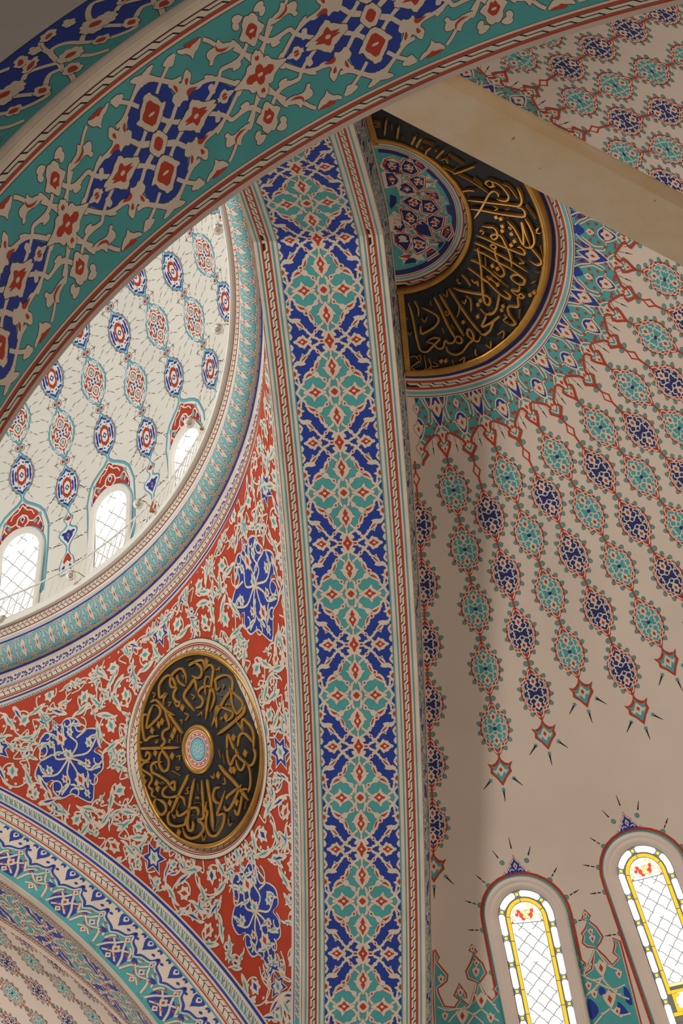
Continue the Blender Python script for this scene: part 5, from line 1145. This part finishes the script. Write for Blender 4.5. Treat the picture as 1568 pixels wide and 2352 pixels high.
for l in "C:120,-59,170,-101,227,-103,245,-73,220,6,187,-3;C:263,-87,328,-89,370,-20,324,17,257,17;C:100,19,169,22,204,69,190,109,149,133,111,105;C:35,59,92,106,106,150,74,179,19,162,19,92;C:187,158,201,118,242,99,273,122,295,210,212,193;C:284,68,326,41,395,51,369,127,333,152,288,120;C:32,215,76,201,126,212,128,261,100,324,37,256;C:155,231,195,217,247,251,232,306,173,335,156,309;C:395,137,437,108,438,161,404,211,375,189;C:246,330,288,301,315,321,242,372;C:290,-156,377,-166,390,-103,328,-124;C:45,-404,72,-461,115,-477,146,-434,134,-342,71,-352;C:168,-409,199,-459,242,-435,265,-355,231,-328,164,-350;C:249,-477,299,-462,330,-399,303,-373,263,-420;C:42,-336,86,-334,114,-275,104,-234,35,-202;C:200,-278,251,-305,302,-293,285,-213,250,-178;C:118,-209,164,-235,204,-190,209,-147,119,-140;B:430,-57,465,-73,461,23,435,16;B:327,245,386,242,341,299;B:91,382,160,372,171,406,68,420;B:35,-125,76,-99,73,-48,25,20,14,-6".split(';'):
    h, c = l.split(':'); p = A2([float(x) for x in c.split(',')])/1000
    s = np.hypot(p[:, 0], p[:, 1]); ph = np.arctan2(p[:, 0], p[:, 1]); p = p/np.interp(ph, _f1p, _f1v)[:, None]
    if h == 'B': T.poly(p, 'n', 1.5); continue
    T.poly(offset(p, .029), 'c', 2); T.poly(offset(p, .021), 'r', 2.4); T.poly(offset(p, .012), 'c', 2.8); T.poly(offset(p, .004), 'n', 3.2)
    c_ = p.mean(0); u, sv, vt = np.linalg.svd(p - c_); ax = vt[0]; ay = np.array([-ax[1], ax[0]]); ex = np.abs((p-c_)@ax).max()*.66; ey = np.abs((p-c_)@ay).max()*.72
    fl_ = np.array([[1, 0], [.62, .35], [.55, .75], [.2, .6], [-.1, .95], [-.4, .6], [-.8, .55], [-.72, 0], [-.8, -.55], [-.4, -.6], [-.1, -.95], [.2, -.6], [.55, -.75], [.62, -.35]])
    T.poly(fl_*[ex, ey]@np.array([ax, ay]) + c_, 'c', 3.6)
    for fx, fy in ((.35, 0), (-.25, .35), (-.25, -.35)): T.oval(c_ + ax*fx*ex + ay*fy*ey, .013, .013, 'r', 4, 0, 6)
T.a = [(V, t_, c, l) for V, t_, c, l in T.a]
dd.stamp(T, None, None, clip=lambda P: (P[:, 0] > .004)); kids.append(dd.build('star_painting', e))
kids.append(relief('inscription', strokes("S23:1683,-691,1592,-661,1651,-699,1638,-767,1584,-779,1544,-723,1592,-664;S24:1639,-781,1743,-729,1810,-644,1854,-543,1822,-455,1743,-441,1668,-461;S13:1164,-836,1316,-743,1457,-638,1567,-546;S24:1705,-502,1701,-563,1650,-595,1589,-550,1520,-428,1447,-281,1378,-163,1309,-53;S24:1246,-363,1402,-368,1624,-372,1847,-379,1981,-391,2035,-483,2027,-617,1994,-720;S24:1272,-212,1439,-213,1660,-198,1883,-199,2041,-217,2060,-300,2022,-359,1955,-360;S13:1789,-751,1882,-699,1983,-513;S24:1783,-89,1863,1,1919,119,1983,273,2001,78,1997,-116,2026,47,2084,279;S24:2049,-192,2105,-72,2147,75,2146,216,2094,296,2025,309,1983,273;S23:2083,292,2154,379,2214,468,2220,542,2150,574,2052,517;S23:1408,67,1487,67,1577,65,1615,135,1606,226,1546,261,1524,202,1622,172,1675,201,1720,320,1765,450,1778,559,1777,694;S26:1300,237,1443,278,1606,339,1770,387,1902,426,1980,437,1996,384,1945,330,1888,334;S28:1265,367,1374,401,1537,475,1754,576,2014,716;S28:1248,481,1417,542,1579,628,1797,728,1947,837,1948,905;S23:1489,383,1537,350,1579,381,1541,424,1488,389;S23:1560,409,1555,521,1590,639,1649,739,1653,823,1594,856,1497,785;S21:1302,448,1310,594,1316,786,1309,996;S24:1180,659,1290,693,1450,804,1610,938;S24:1122,785,1251,877,1378,980;S19:1187,-512,1268,-546,1369,-555;S11:2084,-425,2207,-211;S11:2234,237,2258,422;S13:1376,-781,1492,-658;S13:1391,583,1389,728;S11:1621,-244,1671,-293,1607,-322;S11:1781,-287,1839,-311;S13:2188,-11,2237,-60,2196,27,2263,26;S11:1887,602,1969,576,1896,502;S13:1363,177,1390,134,1419,181,1383,199;S13:1789,14,1829,7,1825,46,1789,14;S11:1404,941,1464,910,1432,878;S11:2118,685,2184,710;D47:1630,-127;D47:1696,-112;D47:1705,16;D47:1697,95;D47:1827,123;D47:1861,238;D47:1805,315;D47:1493,708;D47:1564,740;S24:167,1368,205,1511,227,1704,248,1898,287,2053,377,2080,462,2016,533,1951,591,1885,486,1880,389,1938;S24:389,1938,492,1964,553,2028,633,2014,675,1909,718,1947,798,1932,844,1852,910,1849,924,1926,850,1936,828,1878;S30:565,1278,642,1444,716,1649,806,1827,843,1865;S28:653,1236,759,1440,860,1643,964,1833;S28:799,1137,901,1314,1016,1503,1122,1653,1231,1776;S26:674,2000,707,2077,810,2113,919,2069,1021,1947,1106,1863,1088,1760,1038,1724,1019,1804,1080,1865,1170,1898,1215,1816;S28:368,1435,481,1486,580,1549,600,1627,526,1718,388,1796,322,1809,318,1706;S17:261,1332,309,1448,305,1564;S30:865,1120,967,1152,1161,1175,1329,1184,1404,1229,1384,1325,1321,1292,1308,1133,1311,863;S28:1218,1777,1283,1784,1368,1711,1430,1573,1529,1482,1403,1589,1252,1669,1300,1559,1333,1477;S28:1333,1477,1426,1454,1499,1352,1556,1130;S17:1333,1477,1283,1442,1247,1399;S32:1314,903,1435,1010,1556,1130,1681,1194,1712,1136,1626,1067;S28:1381,881,1504,960,1566,1007;S26:1462,843,1708,1014;S26:1942,853,1937,923,1858,936,1771,881,1762,827,1856,791,1930,841;S26:1871,934,1849,1048,1745,1049,1805,1109,1880,1152,1922,1118,1872,1085,1828,1160,1818,1297,1672,1317,1677,1438,1760,1561,1692,1596,1616,1552;S10:120,2152,200,2142,246,2220,134,2295,208,2361,343,2325,333,2131;S10:341,2351,426,2287,396,2170;S10:458,2222,532,2287,412,2300,473,2364;S9:211,2168,267,2130,273,2221,193,2232;S15:751,2192,771,2282;S14:863,2201,940,2146,927,2238;S14:1121,2019,1116,2085,1141,2109;S15:1280,1929,1349,1976,1363,1870;S14:1476,1767,1566,1704,1568,1770,1545,1819;S13:1841,1335,1818,1473;S15:1039,1225,1101,1260,1113,1351,1105,1457;S15:920,1392,929,1444,880,1564;S15:980,1309,1016,1346,1049,1264;S19:1014,909,1086,982,1130,1071;S13:930,983,963,1047,990,1031;S21:1153,962,1201,1011,1241,993,1249,1059;S13:700,1221,762,1257,764,1166;S13:718,1467,725,1532,766,1517,730,1473;S12:779,1673,827,1736;S12:643,1729,663,1806;S11:495,1331,514,1408;S11:348,1590,389,1642,435,1564;S9:121,1573,131,1611;S9:122,1778,143,1831,180,1780;S15:1596,1461,1641,1482,1585,1529,1627,1577;S15:2043,892,2111,852;D45:588,2215;D45:657,2207;D45:1198,1522;D45:971,1624;D45:1263,1278;D45:1219,1342;D45:1540,996;D45:1593,1321;D45:1569,1384;D45:2016,1083;D45:2078,1031;S22:313,-1902,266,-1733,234,-1581;S26:456,-1743,424,-1625,391,-1498;S30:665,-1558,614,-1456,578,-1380;S30:737,-1510,675,-1407,638,-1323;S24:847,-1333,779,-1263,741,-1171;S24:1027,-1298,942,-1193,884,-1115;S26:1431,-1029,1239,-909,1100,-836;S22:953,-953,1072,-888,1125,-847;S14:1071,-1205,1267,-1030;S14:750,-1444,889,-1377;S10:122,-1846,208,-1822,132,-1776,207,-1754;S12:363,-1797,353,-1678;S14:950,-1089,1024,-1120,1045,-1027;S10:1124,-925,1195,-1013;S10:695,-1317,726,-1293;S10:887,-1287,920,-1281,892,-1246;S12:480,-1548,463,-1480"), on_semi, H0, H0+.026, MATS['g'], e, 1.15))
for c in kids: c.matrix_parent_inverse = off
# ================================================================ railing and lamps on the cornice
def tube(name, P, r, mat, parent=None, n=8):
    V, F = tube_along(P, r, n); return mesh_from(name, W3(V), F, [mat], None, parent, True)
e = empty('gallery_railing', W3((XC, 0, 8.25))); tag(e, 'thin white metal railing along the cornice in front of the dome windows', 'railing'); off = Matrix.Translation(-e.location)
a = np.linspace(rad(-6), rad(97), 120); RR_ = 4.435
kids = [tube('top_rail', np.stack([XC+RR_*np.cos(a), RR_*np.sin(a), 0*a+8.61], 1), .0085, MATS['m'], e), tube('bottom_rail', np.stack([XC+RR_*np.cos(a), RR_*np.sin(a), 0*a+8.325], 1), .006, MATS['m'], e)]
b0 = tube('baluster', np.array([[XC+RR_, 0, 8.30], [XC+RR_, 0, 8.43], [XC+RR_, 0, 8.61]]), .0055, MATS['m'], e, 6); kids.append(b0)
me0 = b0.data; b0.parent = None
V0 = np.empty(len(me0.vertices)*3); me0.vertices.foreach_get('co', V0); V0 = V0.reshape(-1, 3) - W3((XC, 0, 0)); me0.vertices.foreach_set('co', V0.ravel()); me0.update()
kids.pop()
for i in range(98):
    o = b0 if i == 0 else b0.copy()
    if i: COL.objects.link(o)
    o.parent = e; o.matrix_parent_inverse = off; o.location = Vector(W3((XC, 0, 0))) ; o.rotation_euler = (0, 0, rad(-5.5 + i*1.045))
for c in kids: c.matrix_parent_inverse = off
m_, nt, b_ = nodes('clear_bulb_glass'); b_.inputs['Base Color'].default_value = (.92, .88, .82, 1); b_.inputs['Roughness'].default_value = .04; b_.inputs['Transmission Weight'].default_value = .75; b_.inputs['IOR'].default_value = 1.25
no = nt.nodes.new('ShaderNodeTexNoise'); no.inputs['Scale'].default_value = 20; bp = nt.nodes.new('ShaderNodeBump'); bp.inputs['Strength'].default_value = .12; nt.links.new(no.outputs['Fac'], bp.inputs['Height']); nt.links.new(bp.outputs['Normal'], b_.inputs['Normal']); MATS['glass'] = m_
paint('brass', 'aged_brass', (.42, .27, .10), rough=.3, metal=.9, var=.2); paint('chrome', 'chrome_cap', (.35, .33, .32), rough=.2, metal=.9)
def uv_ball(name, c, r, mat, parent, sz=1.0, seg=20, rings=12):
    t = np.linspace(0, math.pi, rings+1); p = np.linspace(0, 2*math.pi, seg, endpoint=False)
    V = np.stack([np.outer(np.sin(t), np.cos(p)), np.outer(np.sin(t), np.sin(p)), np.outer(np.cos(t), np.ones(seg))*sz], -1).reshape(-1, 3)*r + np.asarray(c)
    i, j = np.meshgrid(np.arange(rings), np.arange(seg), indexing='ij'); i = i.ravel(); j = j.ravel(); k = (j+1) % seg
    return mesh_from(name, W3(V), np.stack([i*seg+j, (i+1)*seg+j, (i+1)*seg+k, i*seg+k], 1), [mat], None, parent, True)
LAMPS = [(3.2, 4.369, 3.1, 4.495, 'globe lamp nearest the top, against the dome beside the central arch'), (14.9, 4.34, 14.2, 4.468, 'dark capped globe lamp second from the top beside the central arch'),
         (27.6, 4.291, 27.6, 4.395, 'globe lamp over the slanted third dome window'), (41.0, 4.267, 40.7, 4.391, 'globe lamp on the railing right of the second dome window'),
         (55.2, 4.34, 54.1, 4.439, 'globe lamp on the railing between the two left dome windows'), (66.7, 4.425, 66.0, 4.522, 'globe lamp at the left picture edge below the leftmost dome window')]
for p1, r1, p2, r2, lab in LAMPS:
    c = np.array([XC + r1*math.cos(rad(p1)), r1*math.sin(rad(p1)), 8.30]); b = np.array([XC + r2*math.cos(rad(p2)), r2*math.sin(rad(p2)), 8.30])
    e = empty('globe_lamp', W3(b)); tag(e, lab, 'lamp', 'globe lamps on the dome cornice'); off = Matrix.Translation(-e.location)
    kids = [uv_ball('globe', c, .042, MATS['glass'], e), uv_ball('bulb', c, .016, MATS['brass'], e, 1.3, 12, 8), uv_ball('cap', c + [0, 0, .043], .017, MATS['chrome'], e, .9, 12, 8)]
    v = (b-c)/np.linalg.norm(b-c); s0_ = c + v*.02 + [0, 0, .045]
    kids.append(tube('arm', np.array([c + [0, 0, .05], c + v*.05 + [0, 0, .052], (c+b)/2 + [0, 0, .04], b + [0, 0, .0], b + [0, 0, -.035]]), .0048, MATS['brass'], e, 8))
    kids.append(uv_ball('wall_plate', b + [0, 0, -.02], .018, MATS['brass'], e, .8, 12, 8))
    for k in kids: k.matrix_parent_inverse = off
bpy.context.view_layer.update()
